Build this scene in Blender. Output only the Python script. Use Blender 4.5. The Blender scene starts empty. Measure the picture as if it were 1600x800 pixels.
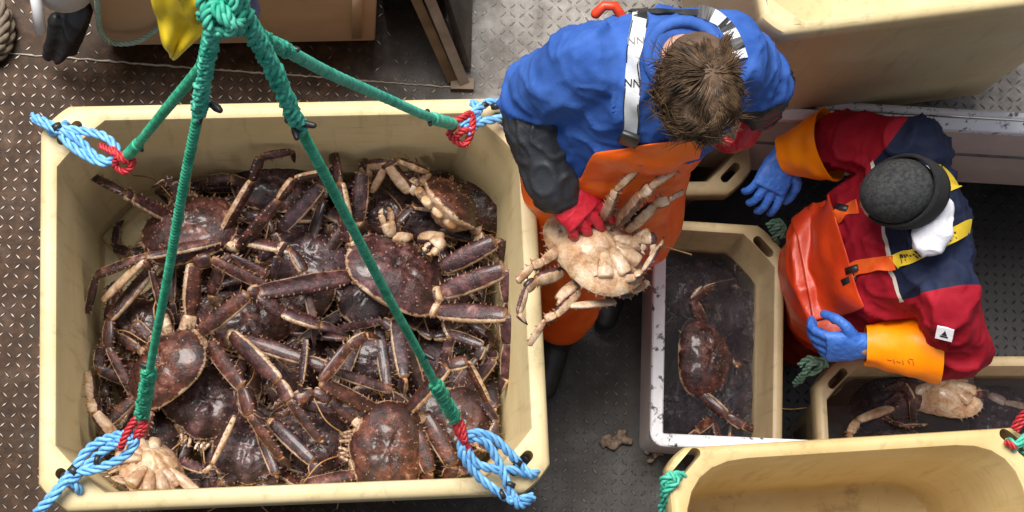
import bpy, bmesh, math, random
import numpy as np
from mathutils import Vector, Matrix, noise
from mathutils.bvhtree import BVHTree

rad = math.radians
SC = bpy.context.scene
COL = SC.collection
V = Vector

# ------------------------------------------------------------------ camera
CAM_H = 5.4
F = 2900.0
_d = V((540 - 800, -(1040 - 400), -F)).normalized()
_z = -_d
_x = (V((1, 0, 0)) - _z * _z.x).normalized()
_y = _z.cross(_x)
ROT = Matrix((_x, _y, _z))            # camera -> world
cd = bpy.data.cameras.new('camera')
cd.sensor_width = 36
cd.lens = F / 1600 * 36
cd.clip_end = 200
cd.clip_start = 0.05
cam = bpy.data.objects.new('camera', cd)
COL.objects.link(cam)
cam.matrix_world = Matrix.Translation((0, 0, CAM_H)) @ ROT.to_4x4()
SC.camera = cam

# ------------------------------------------------------------------ world + sun
SUN_EL, SUN_AZ = 66, 328          # elevation, compass azimuth (from +Y clockwise)
w = bpy.data.worlds.new('World')
SC.world = w
w.use_nodes = True
nt = w.node_tree
bg = nt.nodes['Background']
sky = nt.nodes.new('ShaderNodeTexSky')
sky.sky_type = 'NISHITA'
sky.sun_disc = False
sky.sun_elevation = rad(SUN_EL)
sky.sun_rotation = rad(SUN_AZ)
sky.dust_density = 4.0
sky.ozone_density = 0.6
hs = nt.nodes.new('ShaderNodeHueSaturation')
hs.inputs['Saturation'].default_value = 0.55
nt.links.new(sky.outputs[0], hs.inputs['Color'])
nt.links.new(hs.outputs[0], bg.inputs[0])
bg.inputs[1].default_value = 0.065
sl = bpy.data.lights.new('sun', 'SUN')
sl.energy = 3.0
sl.angle = rad(34)
sl.color = (1, 0.96, 0.9)
so = bpy.data.objects.new('sun', sl)
COL.objects.link(so)
sd = V((math.sin(rad(SUN_AZ)) * math.cos(rad(SUN_EL)), math.cos(rad(SUN_AZ)) * math.cos(rad(SUN_EL)), math.sin(rad(SUN_EL))))
so.rotation_euler = sd.to_track_quat('Z', 'Y').to_euler()
SC.view_settings.view_transform = 'Standard'
SC.view_settings.look = 'None'
SC.view_settings.exposure = 0.85
SC.view_settings.gamma = 1


def U(px, py, z):
    """point at height z that stands behind photo pixel (px, py)"""
    r = ROT @ V((px - 800, 400 - py, -F))
    return V((0, 0, CAM_H)) + r * ((z - CAM_H) / r.z)


def ray(px, py):
    return (ROT @ V((px - 800, 400 - py, -F))).normalized()


# ------------------------------------------------------------------ materials
def newmat(name):
    m = bpy.data.materials.new(name)
    m.use_nodes = True
    n = m.node_tree
    return m, n, n.nodes['Principled BSDF']


def N(n, t, **kw):
    x = n.nodes.new(t)
    for k, v in kw.items():
        setattr(x, k, v)
    return x


def rgba(c):
    return (c[0], c[1], c[2], 1)


def noise_tex(n, scale, detail=4, rough=0.55, dist=0.0, coord=None):
    t = N(n, 'ShaderNodeTexNoise')
    t.inputs['Scale'].default_value = scale
    t.inputs['Detail'].default_value = detail
    t.inputs['Roughness'].default_value = rough
    t.inputs['Distortion'].default_value = dist
    if coord is None:
        coord = N(n, 'ShaderNodeTexCoord').outputs['Object']
    n.links.new(coord, t.inputs['Vector'])
    return t


def ramp(n, src, stops):
    r = N(n, 'ShaderNodeValToRGB')
    cr = r.color_ramp
    while len(cr.elements) > 1:
        cr.elements.remove(cr.elements[-1])
    cr.elements[0].position = stops[0][0]
    cr.elements[0].color = rgba(stops[0][1])
    for p, c in stops[1:]:
        e = cr.elements.new(p)
        e.color = rgba(c)
    n.links.new(src, r.inputs[0])
    return r


def mixc(n, fac, a, b):
    m = N(n, 'ShaderNodeMix', data_type='RGBA')
    if hasattr(fac, 'is_linked') or hasattr(fac, 'links'):
        n.links.new(fac, m.inputs[0])
    else:
        m.inputs[0].default_value = fac
    for k, s in ((6, a), (7, b)):
        if isinstance(s, tuple):
            m.inputs[k].default_value = rgba(s)
        else:
            n.links.new(s, m.inputs[k])
    return m.outputs[2]


def mathn(n, op, a, b=None, c=None, clamp=False):
    m = N(n, 'ShaderNodeMath', operation=op)
    m.use_clamp = clamp
    for k, s in enumerate((a, b, c)):
        if s is None:
            continue
        if isinstance(s, (int, float)):
            m.inputs[k].default_value = s
        else:
            n.links.new(s, m.inputs[k])
    return m.outputs[0]


def bump(n, p, src, strength, dist):
    b = N(n, 'ShaderNodeBump')
    b.inputs['Strength'].default_value = strength
    b.inputs['Distance'].default_value = dist
    n.links.new(src, b.inputs['Height'])
    n.links.new(b.outputs[0], p.inputs['Normal'])
    return b


def pm(name, c1, c2=None, scale=12, rough=0.6, bs=None, bscale=60, bdist=0.002, metal=0, spec=0.5, lo=0.35, hi=0.7, sheen=0, detail=5, spots=None):
    m, n, p = newmat(name)
    p.inputs['Roughness'].default_value = rough
    p.inputs['Metallic'].default_value = metal
    p.inputs['Specular IOR Level'].default_value = spec
    if sheen:
        p.inputs['Sheen Weight'].default_value = sheen
    col = None
    if c2 is not None:
        t = noise_tex(n, scale, detail, 0.6)
        col = ramp(n, t.outputs[0], [(lo, c1), (hi, c2)]).outputs[0]
    if spots:
        sc, thr, sc_col = spots
        t2 = noise_tex(n, sc, 6, 0.7)
        f = ramp(n, t2.outputs[0], [(thr, (0, 0, 0)), (thr + 0.06, (1, 1, 1))])
        col = mixc(n, f.outputs[0], col if col else c1, sc_col)
    if col:
        n.links.new(col, p.inputs['Base Color'])
    else:
        p.inputs['Base Color'].default_value = rgba(c1)
    if bs:
        tb = noise_tex(n, bscale, 4, 0.6)
        bump(n, p, tb.outputs[0], bs, bdist)
    return m


M = {}


def mat_deck():
    m, n, p = newmat('rusty_plate')
    geo = N(n, 'ShaderNodeNewGeometry')
    pos = geo.outputs['Position']
    t = noise_tex(n, 3.0, 8, 0.65, 0.4, pos)
    t2 = noise_tex(n, 26, 6, 0.7, 0.2, pos)
    sx = N(n, 'ShaderNodeSeparateXYZ')
    n.links.new(pos, sx.inputs[0])
    # old rust on the side by the lockers, newer grey plate towards the hatch
    g = mathn(n, 'ADD', mathn(n, 'MULTIPLY', mathn(n, 'SUBTRACT', sx.outputs['X'], -0.02), 2.2), mathn(n, 'MULTIPLY', mathn(n, 'SUBTRACT', t.outputs[0], 0.5), 1.6))
    g = mathn(n, 'ADD', g, 0.3, clamp=True)
    rust = ramp(n, t2.outputs[0], [(0.3, (0.014, 0.0066, 0.003)), (0.5, (0.034, 0.016, 0.007)), (0.72, (0.066, 0.034, 0.016))])
    steel = ramp(n, t2.outputs[0], [(0.3, (0.02, 0.0175, 0.015)), (0.55, (0.036, 0.032, 0.028)), (0.75, (0.06, 0.053, 0.048))])
    c = mixc(n, g, rust.outputs[0], steel.outputs[0])
    sky_sheen = mathn(n, 'MULTIPLY', mathn(n, 'MULTIPLY', mathn(n, 'SUBTRACT', sx.outputs['X'], .3), 9, clamp=True), mathn(n, 'MULTIPLY', mathn(n, 'SUBTRACT', sx.outputs['Y'], 1.2), 3, clamp=True))  # sky sheen on the far right plate, put into the base colour
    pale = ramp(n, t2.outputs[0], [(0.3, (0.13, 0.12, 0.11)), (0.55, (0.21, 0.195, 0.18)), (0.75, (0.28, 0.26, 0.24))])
    c = mixc(n, sky_sheen, c, pale.outputs[0])
    t3 = noise_tex(n, 7, 5, 0.6, 0.5, pos)
    dirt = ramp(n, t3.outputs[0], [(0.52, (0, 0, 0)), (0.7, (1, 1, 1))])
    c = mixc(n, mathn(n, 'MULTIPLY', dirt.outputs[0], 0.55), c, (0.05, 0.042, 0.034))
    n.links.new(c, p.inputs['Base Color'])
    rr = ramp(n, t3.outputs[0], [(0.3, (0.3, 0.3, 0.3)), (0.6, (0.52, 0.52, 0.52))])
    n.links.new(rr.outputs[0], p.inputs['Roughness'])
    p.inputs['Metallic'].default_value = 0.1
    n.links.new(mathn(n, 'ADD', mathn(n, 'MULTIPLY', g, .26), .1), p.inputs['Specular IOR Level'])
    bump(n, p, noise_tex(n, 160, 4, 0.6, 0, pos).outputs[0], 0.35, 0.002)
    return m


def mat_crab():
    m, n, p = newmat('crab_shell')
    at = N(n, 'ShaderNodeAttribute', attribute_name='pig')
    sep = N(n, 'ShaderNodeSeparateColor')
    n.links.new(at.outputs['Color'], sep.inputs[0])
    oi = N(n, 'ShaderNodeObjectInfo')
    t = noise_tex(n, 24, 8, 0.7, 0.4)
    t2 = noise_tex(n, 9, 4, 0.6, 0.5)
    d1 = ramp(n, t.outputs[0], [(0.33, (0.009, 0.003, 0.002)), (0.48, (0.042, 0.012, 0.0075)), (0.6, (0.135, 0.04, 0.02)), (0.71, (0.4, 0.19, 0.1))])
    d2 = ramp(n, t.outputs[0], [(0.33, (0.009, 0.004, 0.005)), (0.48, (0.04, 0.015, 0.019)), (0.61, (0.115, 0.052, 0.066)), (0.73, (0.32, 0.2, 0.215))])
    oc = N(n, 'ShaderNodeSeparateColor')
    n.links.new(oi.outputs['Color'], oc.inputs[0])
    k = mathn(n, 'ADD', mathn(n, 'MULTIPLY', oc.outputs[0], 0.9), mathn(n, 'SUBTRACT', t2.outputs[0], 0.5), clamp=True)
    dors = mixc(n, k, d1.outputs[0], d2.outputs[0])
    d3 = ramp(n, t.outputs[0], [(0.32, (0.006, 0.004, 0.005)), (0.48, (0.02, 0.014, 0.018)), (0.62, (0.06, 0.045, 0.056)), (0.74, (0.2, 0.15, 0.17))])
    dors = mixc(n, oc.outputs[1], dors, d3.outputs[0])  # own dark shells, plus heap shade put into the colour of low crabs
    vent = ramp(n, t.outputs[0], [(0.32, (0.16, 0.07, 0.04)), (0.46, (0.5, 0.33, 0.19)), (0.68, (0.76, 0.62, 0.48))])
    st_ = ramp(n, noise_tex(n, 14, 6, 0.7, 0.8).outputs[0], [(0.46, (0, 0, 0)), (0.66, (0.8, 0.8, 0.8))])
    vent_c = mixc(n, st_.outputs[0], vent.outputs[0], (0.3, 0.13, 0.06))
    vf = mathn(n, 'ADD', sep.outputs[0], mathn(n, 'MULTIPLY', mathn(n, 'SUBTRACT', t.outputs[0], 0.5), 1.1))
    vfr = ramp(n, vf, [(0.42, (0, 0, 0)), (0.62, (1, 1, 1))])
    c = mixc(n, vfr.outputs[0], dors, vent_c)
    joint = ramp(n, t.outputs[0], [(0.35, (0.36, 0.12, 0.03)), (0.6, (0.6, 0.34, 0.12))])
    c = mixc(n, mathn(n, 'MULTIPLY', sep.outputs[1], 0.85), c, joint.outputs[0])
    c = mixc(n, sep.outputs[2], c, (0.012, 0.009, 0.009))
    at2 = N(n, 'ShaderNodeAttribute', attribute_name='tip')
    c = mixc(n, at2.outputs['Fac'], c, (0.6, 0.36, 0.22))
    n.links.new(c, p.inputs['Base Color'])
    rr = ramp(n, t2.outputs[0], [(0.35, (0.16, 0.16, 0.16)), (0.65, (0.42, 0.42, 0.42))])
    n.links.new(rr.outputs[0], p.inputs['Roughness'])
    p.inputs['Specular IOR Level'].default_value = 0.42
    p.inputs['Coat Weight'].default_value = 0.55
    p.inputs['Coat Roughness'].default_value = 0.12
    p.inputs['Coat IOR'].default_value = 1.4
    bump(n, p, noise_tex(n, 80, 6, 0.7).outputs[0], 0.75, 0.005)
    return m


def mat_tub(name='cream_plastic', a=(0.56, 0.435, 0.225), b=(0.63, 0.515, 0.3), dirt=(0.22, 0.155, 0.075)):
    m, n, p = newmat(name)
    t = noise_tex(n, 5, 6, 0.6, 0.3)
    t2 = noise_tex(n, 45, 6, 0.72)
    c = ramp(n, t.outputs[0], [(0.35, a), (0.7, b)]).outputs[0]
    tc = N(n, 'ShaderNodeTexCoord')
    mp = N(n, 'ShaderNodeMapping')
    mp.inputs['Scale'].default_value = (30, 30, 3)
    n.links.new(tc.outputs['Object'], mp.inputs[0])
    st = noise_tex(n, 1.0, 4, 0.6, 0.2, mp.outputs[0])
    sf = ramp(n, st.outputs[0], [(0.55, (0, 0, 0)), (0.8, (0.5, 0.5, 0.5))])
    c = mixc(n, sf.outputs[0], c, dirt)
    f2 = ramp(n, t2.outputs[0], [(0.66, (0, 0, 0)), (0.74, (0.55, 0.55, 0.55))])
    c = mixc(n, f2.outputs[0], c, dirt)
    mp2 = N(n, 'ShaderNodeMapping')
    mp2.inputs['Scale'].default_value = (9, 5, 70)
    mp2.inputs['Rotation'].default_value = (.15, .1, .5)
    n.links.new(tc.outputs['Object'], mp2.inputs[0])
    sc_ = noise_tex(n, 1.0, 6, 0.75, 0.6, mp2.outputs[0])
    f3 = ramp(n, sc_.outputs[0], [(0.57, (0, 0, 0)), (0.7, (0.5, 0.5, 0.5))])
    c = mixc(n, f3.outputs[0], c, dirt)
    n.links.new(c, p.inputs['Base Color'])
    p.inputs['Roughness'].default_value = 0.42
    p.inputs['Specular IOR Level'].default_value = 0.28
    bump(n, p, noise_tex(n, 70, 3, 0.5).outputs[0], 0.12, 0.002)
    return m


def mat_water():
    m, n, p = newmat('tub_water')
    out = n.nodes['Material Output']
    n.nodes.remove(p)
    tr = N(n, 'ShaderNodeBsdfTransparent')
    tr.inputs[0].default_value = (0.55, 0.56, 0.6, 1)
    df = N(n, 'ShaderNodeBsdfDiffuse')
    df.inputs[0].default_value = (0.05, 0.045, 0.056, 1)
    mk = N(n, 'ShaderNodeMixShader')
    mk.inputs[0].default_value = .17
    n.links.new(tr.outputs[0], mk.inputs[1])
    n.links.new(df.outputs[0], mk.inputs[2])
    gl = N(n, 'ShaderNodeBsdfGlossy')
    gl.inputs['Roughness'].default_value = 0.16
    fr = N(n, 'ShaderNodeFresnel')
    fr.inputs[0].default_value = 1.33
    mx = N(n, 'ShaderNodeMixShader')
    t = noise_tex(n, 11, 4, 0.55, 0.8)
    b = N(n, 'ShaderNodeBump')
    b.inputs['Strength'].default_value = 0.3
    b.inputs['Distance'].default_value = 0.012
    n.links.new(t.outputs[0], b.inputs['Height'])
    n.links.new(b.outputs[0], gl.inputs['Normal'])
    n.links.new(b.outputs[0], fr.inputs['Normal'])
    n.links.new(fr.outputs[0], mx.inputs[0])
    n.links.new(mk.outputs[0], mx.inputs[1])
    n.links.new(gl.outputs[0], mx.inputs[2])
    n.links.new(mx.outputs[0], out.inputs[0])
    return m


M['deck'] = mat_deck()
M['crab'] = mat_crab()
M['tub'] = mat_tub()
M['tub_amber'] = mat_tub('amber_plastic', (0.52, 0.37, 0.155), (0.59, 0.45, 0.225), (0.22, 0.14, 0.06))
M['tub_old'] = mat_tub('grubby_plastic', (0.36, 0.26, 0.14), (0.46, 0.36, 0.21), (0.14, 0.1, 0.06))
M['water'] = mat_water()
M['lug'] = pm('worn_glint_lug', (0.04, 0.026, 0.017), (0.14, 0.107, 0.08), 30, 0.3, metal=0.25)  # worn tread tops, lightened so the colour also carries their glints
M['white_paint'] = pm('worn_white_paint', (0.72, 0.71, 0.74), (0.82, 0.82, 0.84), 8, 0.45, 0.4, 90, 0.002, spots=(30, 0.56, (0.05, 0.045, 0.045)))
M['primer'] = pm('dusty_primer', (0.5, 0.41, 0.37), (0.6, 0.51, 0.47), 6, 0.65, 0.3, 60, 0.002, spots=(16, 0.72, (0.05, 0.035, 0.03)))
M['hold'] = pm('dark_hold_paint', (0.022, 0.02, 0.02), (0.045, 0.042, 0.042), 8, 0.5, 0.4, 50, 0.003)
M['tan_paint'] = pm('tan_paint', (0.48, 0.32, 0.2), (0.56, 0.4, 0.27), 6, 0.6, 0.3, 60, 0.002, spots=(11, 0.68, (0.06, 0.045, 0.03)))
M['steel'] = pm('scuffed_steel', (0.2, 0.17, 0.13), (0.34, 0.3, 0.25), 14, 0.45, 0.3, 80, 0.002, metal=0.3)
M['brown_steel'] = pm('brown_steel', (0.1, 0.065, 0.035), (0.17, 0.115, 0.065), 10, 0.55, 0.3, 80, 0.002)
M['black'] = pm('black_rubber', (0.012, 0.012, 0.013), (0.03, 0.03, 0.032), 14, 0.4, 0.4, 60, 0.003)
M['green_rope'] = pm('green_rope', (0.01, 0.24, 0.12), (0.07, 0.5, 0.3), 40, 0.55, 0.5, 400, 0.001)
M['teal_rope'] = pm('lit_teal_rope', (0.02, 0.34, 0.22), (0.13, 0.58, 0.42), 30, 0.55, 0.5, 400, 0.001)  # lighter teal: on the sling, brighter light put into the green
M['old_rope'] = pm('old_green_rope', (0.09, 0.2, 0.14), (0.22, 0.38, 0.28), 40, 0.7, 0.5, 300, 0.001)
M['blue_rope'] = pm('light_blue_rope', (0.1, 0.33, 0.66), (0.25, 0.55, 0.85), 40, 0.5, 0.5, 400, 0.001)
M['red_rope'] = pm('red_cord', (0.35, 0.012, 0.02), (0.52, 0.03, 0.035), 40, 0.5, 0.5, 300, 0.001)
M['pale_rope'] = pm('pale_green_hose', (0.25, 0.37, 0.29), (0.38, 0.5, 0.42), 30, 0.5)
M['grey_rope'] = pm('grey_brown_rope', (0.13, 0.1, 0.07), (0.22, 0.18, 0.13), 40, 0.8, 0.5, 200, 0.002)
M['tape'] = pm('black_tape', (0.01, 0.01, 0.012), (0.03, 0.03, 0.03), 30, 0.4)
M['yellow_sheet'] = pm('yellow_oilskin', (0.72, 0.5, 0.015), (0.8, 0.6, 0.03), 8, 0.38, 0.3, 40, 0.003)
M['white_plastic'] = pm('white_plastic', (0.66, 0.65, 0.66), (0.76, 0.75, 0.75), 6, 0.4)
M['blue_cloth'] = pm('blue_cotton', (0.028, 0.085, 0.32), (0.055, 0.14, 0.45), 9, 0.85, 0.5, 220, 0.002, spec=.15, spots=(38, .7, (.09, .17, .42)))
M['navy_sleeve'] = pm('black_sleeve', (0.012, 0.013, 0.016), (0.03, 0.032, 0.04), 10, 0.5, 0.5, 120, 0.003)
M['orange_oil'] = pm('orange_oilskin', (0.86, 0.1, 0.003), (0.95, 0.16, 0.006), 7, 0.36, 0.4, 22, 0.006)
M['red_oil'] = pm('red_orange_oilskin', (0.54, 0.034, 0.006), (0.68, 0.06, 0.008), 7, 0.38, 0.4, 22, 0.006)
M['red_glove'] = pm('red_rubber', (0.42, 0.008, 0.02), (0.55, 0.02, 0.035), 20, 0.4, 0.5, 120, 0.002)
M['blue_glove'] = pm('blue_rubber', (0.03, 0.13, 0.52), (0.06, 0.2, 0.66), 20, 0.5, 0.6, 160, 0.002)
M['cuff'] = pm('fluorescent_orange', (0.95, 0.23, 0.0), (1.0, 0.29, 0.002), 10, 0.42, 0.3, 30, 0.004, spec=.25)
M['skin'] = pm('skin', (0.42, 0.22, 0.15), (0.52, 0.3, 0.21), 16, 0.5)
M['hair'] = pm('brown_hair', (0.025, 0.014, 0.007), (0.16, 0.095, 0.048), 34, 0.5, spec=0.4)
M['scalp'] = pm('scalp', (0.08, 0.048, 0.03), (0.15, 0.092, 0.06), 25, 0.7)
M['knit'] = pm('grey_knit', (0.026, 0.027, 0.029), (0.065, 0.067, 0.068), 90, 0.95, 0.9, 300, 0.003, detail=8, spec=.1)
M['black_knit'] = pm('black_fleece', (0.006, 0.006, 0.007), (0.016, 0.016, 0.018), 120, 0.95, 0.8, 200, 0.004)
M['white_cloth'] = pm('white_cloth', (0.6, 0.6, 0.66), (0.74, 0.74, 0.78), 12, 0.85, 0.5, 60, 0.004)
M['yellow_web'] = pm('yellow_webbing', (0.68, 0.46, 0.015), (0.76, 0.55, 0.03), 40, 0.7, 0.5, 400, 0.001)
M['orange_web'] = pm('orange_webbing', (0.8, 0.09, 0.01), (0.85, 0.14, 0.015), 40, 0.6)
M['white_web'] = pm('white_webbing', (0.55, 0.56, 0.58), (0.68, 0.69, 0.72), 40, 0.75, 0.5, 400, 0.001)
M['scrap'] = pm('crab_scrap', (0.12, 0.08, 0.055), (0.34, 0.24, 0.17), 60, 0.6, 0.9, 90, 0.006)


# ------------------------------------------------------------------ mesh builder
class MB:
    def __init__(s):
        s.v, s.f, s.mi = [], [], []
        s.pig, s.tip = [], []

    def add(s, vs, fs, mi=0, pig=None, tip=0.0):
        o = len(s.v)
        s.v += [tuple(p) for p in vs]
        s.f += [tuple(i + o for i in f) for f in fs]
        s.mi += [mi] * len(fs)
        n = len(vs)
        s.pig += pig if pig else [(0, 0, 0)] * n
        s.tip += tip if isinstance(tip, list) else [tip] * n

    def rings(s, rings, cap=True, mi=0, pig=None, closed=False):
        n = len(rings[0])
        vs = [p for r in rings for p in r]
        fs = []
        R = len(rings)
        for i in range(R if closed else R - 1):
            a, b = i * n, ((i + 1) % R) * n
            for k in range(n):
                k2 = (k + 1) % n
                fs.append((a + k, a + k2, b + k2, b + k))
        if cap and not closed:
            fs.append(tuple(range(n - 1, -1, -1)))
            fs.append(tuple((R - 1) * n + k for k in range(n)))
        s.add(vs, fs, mi, pig)

    def box(s, c, size, rot=None, mi=0):
        c = V(c)
        vs = []
        for x in (-.5, .5):
            for y in (-.5, .5):
                for z in (-.5, .5):
                    p = V((x * size[0], y * size[1], z * size[2]))
                    if rot:
                        p = rot @ p
                    vs.append(c + p)
        s.add(vs, [(0, 1, 3, 2), (4, 6, 7, 5), (0, 4, 5, 1), (2, 3, 7, 6), (0, 2, 6, 4), (1, 5, 7, 3)], mi)

    def tube(s, path, radii, n=10, mi=0, cap=True, flat=None, up=None, round_cap=True, closed=False):
        P = [V(p) for p in path]
        if isinstance(radii, (int, float)):
            radii = [radii] * len(P)
        fr = frames(P, up, closed)
        rings = []
        R = list(radii)
        if round_cap and cap and not closed:
            t0, t1 = fr[0][0], fr[-1][0]
            pre, post = [], []
            for a in (75, 50, 25):
                pre.append((P[0] - t0 * R[0] * math.sin(rad(a)), fr[0], R[0] * math.cos(rad(a))))
            for a in (25, 50, 75):
                post.append((P[-1] + t1 * R[-1] * math.sin(rad(a)), fr[-1], R[-1] * math.cos(rad(a))))
            seq = pre + [(P[i], fr[i], R[i]) for i in range(len(P))] + post
        else:
            seq = [(P[i], fr[i], R[i]) for i in range(len(P))]
        for p, (t, a, b), r in seq:
            fa, fb = flat if flat else (1, 1)
            rings.append([p + (a * (math.cos(2 * math.pi * k / n) * fa) + b * (math.sin(2 * math.pi * k / n) * fb)) * r for k in range(n)])
        s.rings(rings, cap, mi, closed=closed)

    def ellipsoid(s, c, r, rot=None, nu=20, nv=12, mi=0):
        c = V(c)
        rings = []
        for j in range(1, nv):
            th = math.pi * j / nv
            ring = []
            for k in range(nu):
                ph = 2 * math.pi * k / nu
                p = V((r[0] * math.sin(th) * math.cos(ph), r[1] * math.sin(th) * math.sin(ph), -r[2] * math.cos(th)))
                if rot:
                    p = rot @ p
                ring.append(c + p)
            rings.append(ring)
        s.rings(rings, True, mi)

    def build(s, name, mats, parent=None, smooth=True, link=True, angle=None):
        me = bpy.data.meshes.new(name)
        me.from_pydata(s.v, [], s.f)
        if not isinstance(mats, (list, tuple)):
            mats = [mats]
        for m in mats:
            me.materials.append(m)
        me.polygons.foreach_set('material_index', s.mi)
        if any(any(p) for p in s.pig):
            a = me.attributes.new('pig', 'FLOAT_COLOR', 'POINT')
            a.data.foreach_set('color', [x for p in s.pig for x in (p[0], p[1], p[2], 1)])
            b = me.attributes.new('tip', 'FLOAT', 'POINT')
            b.data.foreach_set('value', s.tip)
        me.polygons.foreach_set('use_smooth', [smooth] * len(s.f))
        me.update()
        bm = bmesh.new()
        bm.from_mesh(me)
        bmesh.ops.recalc_face_normals(bm, faces=bm.faces)
        bm.to_mesh(me)
        bm.free()
        if angle:
            me.set_sharp_from_angle(angle=rad(angle))
        o = bpy.data.objects.new(name, me)
        if link:
            COL.objects.link(o)
            if parent:
                o.parent = parent
        return o


def frames(P, up=None, closed=False):
    n = len(P)
    T = []
    for i in range(n):
        if closed:
            t = P[(i + 1) % n] - P[i - 1]
        elif i == 0:
            t = P[1] - P[0]
        elif i == n - 1:
            t = P[-1] - P[-2]
        else:
            t = P[i + 1] - P[i - 1]
        T.append(t.normalized() if t.length > 1e-9 else (T[-1] if T else V((0, 0, 1))))
    res = []
    a = None
    for t in T:
        if up is not None:
            b = V(up) - t * t.dot(V(up))
            if b.length < 1e-5:
                b = t.orthogonal()
            b.normalize()
            a = b.cross(t).normalized()
        else:
            if a is None:
                a = t.orthogonal().normalized()
            a = (a - t * t.dot(a))
            a = a.normalized() if a.length > 1e-6 else t.orthogonal().normalized()
            b = t.cross(a)
        res.append((t, a, b))
    return res


def catmull(P, n, closed=False):
    P = [V(p) for p in P]
    out = []
    m = len(P)
    segs = m if closed else m - 1
    for i in range(segs):
        if closed:
            p0, p1, p2, p3 = P[i - 1], P[i], P[(i + 1) % m], P[(i + 2) % m]
        else:
            p0 = P[i - 1] if i else P[0] * 2 - P[1]
            p1, p2 = P[i], P[i + 1]
            p3 = P[i + 2] if i + 2 < m else P[-1] * 2 - P[-2]
        for k in range(n):
            t = k / n
            out.append(0.5 * ((2 * p1) + (p2 - p0) * t + (2 * p0 - 5 * p1 + 4 * p2 - p3) * t * t + (3 * p1 - p0 - 3 * p2 + p3) * t ** 3))
    if not closed:
        out.append(P[-1])
    return out


def resample(P, step):
    L = [0]
    for a, b in zip(P, P[1:]):
        L.append(L[-1] + (b - a).length)
    n = max(2, int(L[-1] / step))
    out = []
    j = 0
    for k in range(n + 1):
        s = L[-1] * k / n
        while j < len(P) - 2 and L[j + 1] < s:
            j += 1
        d = L[j + 1] - L[j]
        out.append(P[j].lerp(P[j + 1], (s - L[j]) / d if d > 1e-9 else 0))
    return out, L[-1]


def rope(mb, P, r, strands=3, pitch=None, mi=0, sides=6, rfun=None, fuzz=0.0, seed=1, nest=False):
    """twisted rope as real strands along the path"""
    pitch = pitch or r * 7
    P = catmull(P, 8)
    P, L = resample(P, pitch / (22 if nest else 10))
    fr = frames(P)
    n = len(P)
    rnd = random.Random(seed)
    for s_ in range(strands):
        path = []
        for i in range(n):
            u = i / (n - 1)
            rr = r * (rfun(u) if rfun else 1)
            ph = 2 * math.pi * (u * L / pitch + s_ / strands)
            off = rr * {2: .5, 3: .58}.get(strands, .6)
            j = fuzz * rr
            path.append(P[i] + fr[i][1] * (math.cos(ph) * off + rnd.uniform(-j, j)) + fr[i][2] * (math.sin(ph) * off + rnd.uniform(-j, j)))
        k = {2: .52, 3: .46}.get(strands, .42)
        if nest:
            f2 = frames(path)
            for q_ in range(2):
                sub = [path[i] + (f2[i][1] * math.cos(i * .9 + q_ * math.pi) + f2[i][2] * math.sin(i * .9 + q_ * math.pi)) * r * .17 for i in range(n)]
                mb.tube(sub, r * .3, 6)
            continue
        mb.tube(path, [r * (rfun(i / (n - 1)) if rfun else 1) * k for i in range(n)], sides, mi, round_cap=True)


def tag(o, label=None, cat=None, group=None, kind=None):
    if label:
        o['label'] = label
    if cat:
        o['category'] = cat
    if group:
        o['group'] = group
    if kind:
        o['kind'] = kind
    return o


def empty(name, loc=(0, 0, 0)):
    o = bpy.data.objects.new(name, None)
    o.empty_display_size = 0.1
    o.location = loc
    COL.objects.link(o)
    return o


def under(part, root):
    """parent a part built in world coordinates under its thing"""
    part.parent = root
    part.matrix_parent_inverse = Matrix.Translation(root.location).inverted()
    return part


def applied(o, mods, name=None):
    """apply modifiers by evaluating, keep the object"""
    for t, kw in mods:
        m = o.modifiers.new(t.lower(), t)
        for k, v in kw.items():
            setattr(m, k, v)
    dg = bpy.context.evaluated_depsgraph_get()
    dg.update()
    me = bpy.data.meshes.new_from_object(o.evaluated_get(dg))
    old = o.data
    o.modifiers.clear()
    o.data = me
    me.name = o.name
    bpy.data.meshes.remove(old)
    return o


def blob(mb, name, mats, voxel=0.008, smooth=3, folds=None, parent=None, shade=True):
    o = mb.build(name, mats)
    applied(o, [('REMESH', dict(mode='VOXEL', voxel_size=voxel, use_smooth_shade=True)), ('SMOOTH', dict(factor=0.5, iterations=smooth))])
    if folds:
        amp, fn = folds
        me = o.data
        n = len(me.vertices)
        co = np.empty(n * 3)
        me.vertices.foreach_get('co', co)
        co = co.reshape(-1, 3)
        nr = np.empty(n * 3)
        me.vertex_normals.foreach_get('vector', nr)
        nr = nr.reshape(-1, 3)
        d = np.array([fn(V(c)) for c in co]) * amp
        me.vertices.foreach_set('co', (co + nr * d[:, None]).ravel())
        me.update()
    me = o.data
    me.polygons.foreach_set('use_smooth', [True] * len(me.polygons))
    if parent:
        under(o, parent)
    return o


def foldfn(scale, sx=1, sy=1, sz=1, seed=0.0, ridge=True):
    def f(p):
        q = V((p.x * sx * scale + seed, p.y * sy * scale + seed * 2, p.z * sz * scale))
        q += noise.noise_vector(q * 0.5) * 0.6
        a = noise.noise(q)
        b = noise.noise(q * 2.3)
        if ridge:
            c = noise.noise(q * 0.6 + V((7, 3, 1)))
            return (1 - min(1, abs(a) * 2.6)) ** 2 * (.6 + .8 * max(0, c)) + .55 * c + .12 * b - .2
        return a + 0.4 * b
    return f


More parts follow.
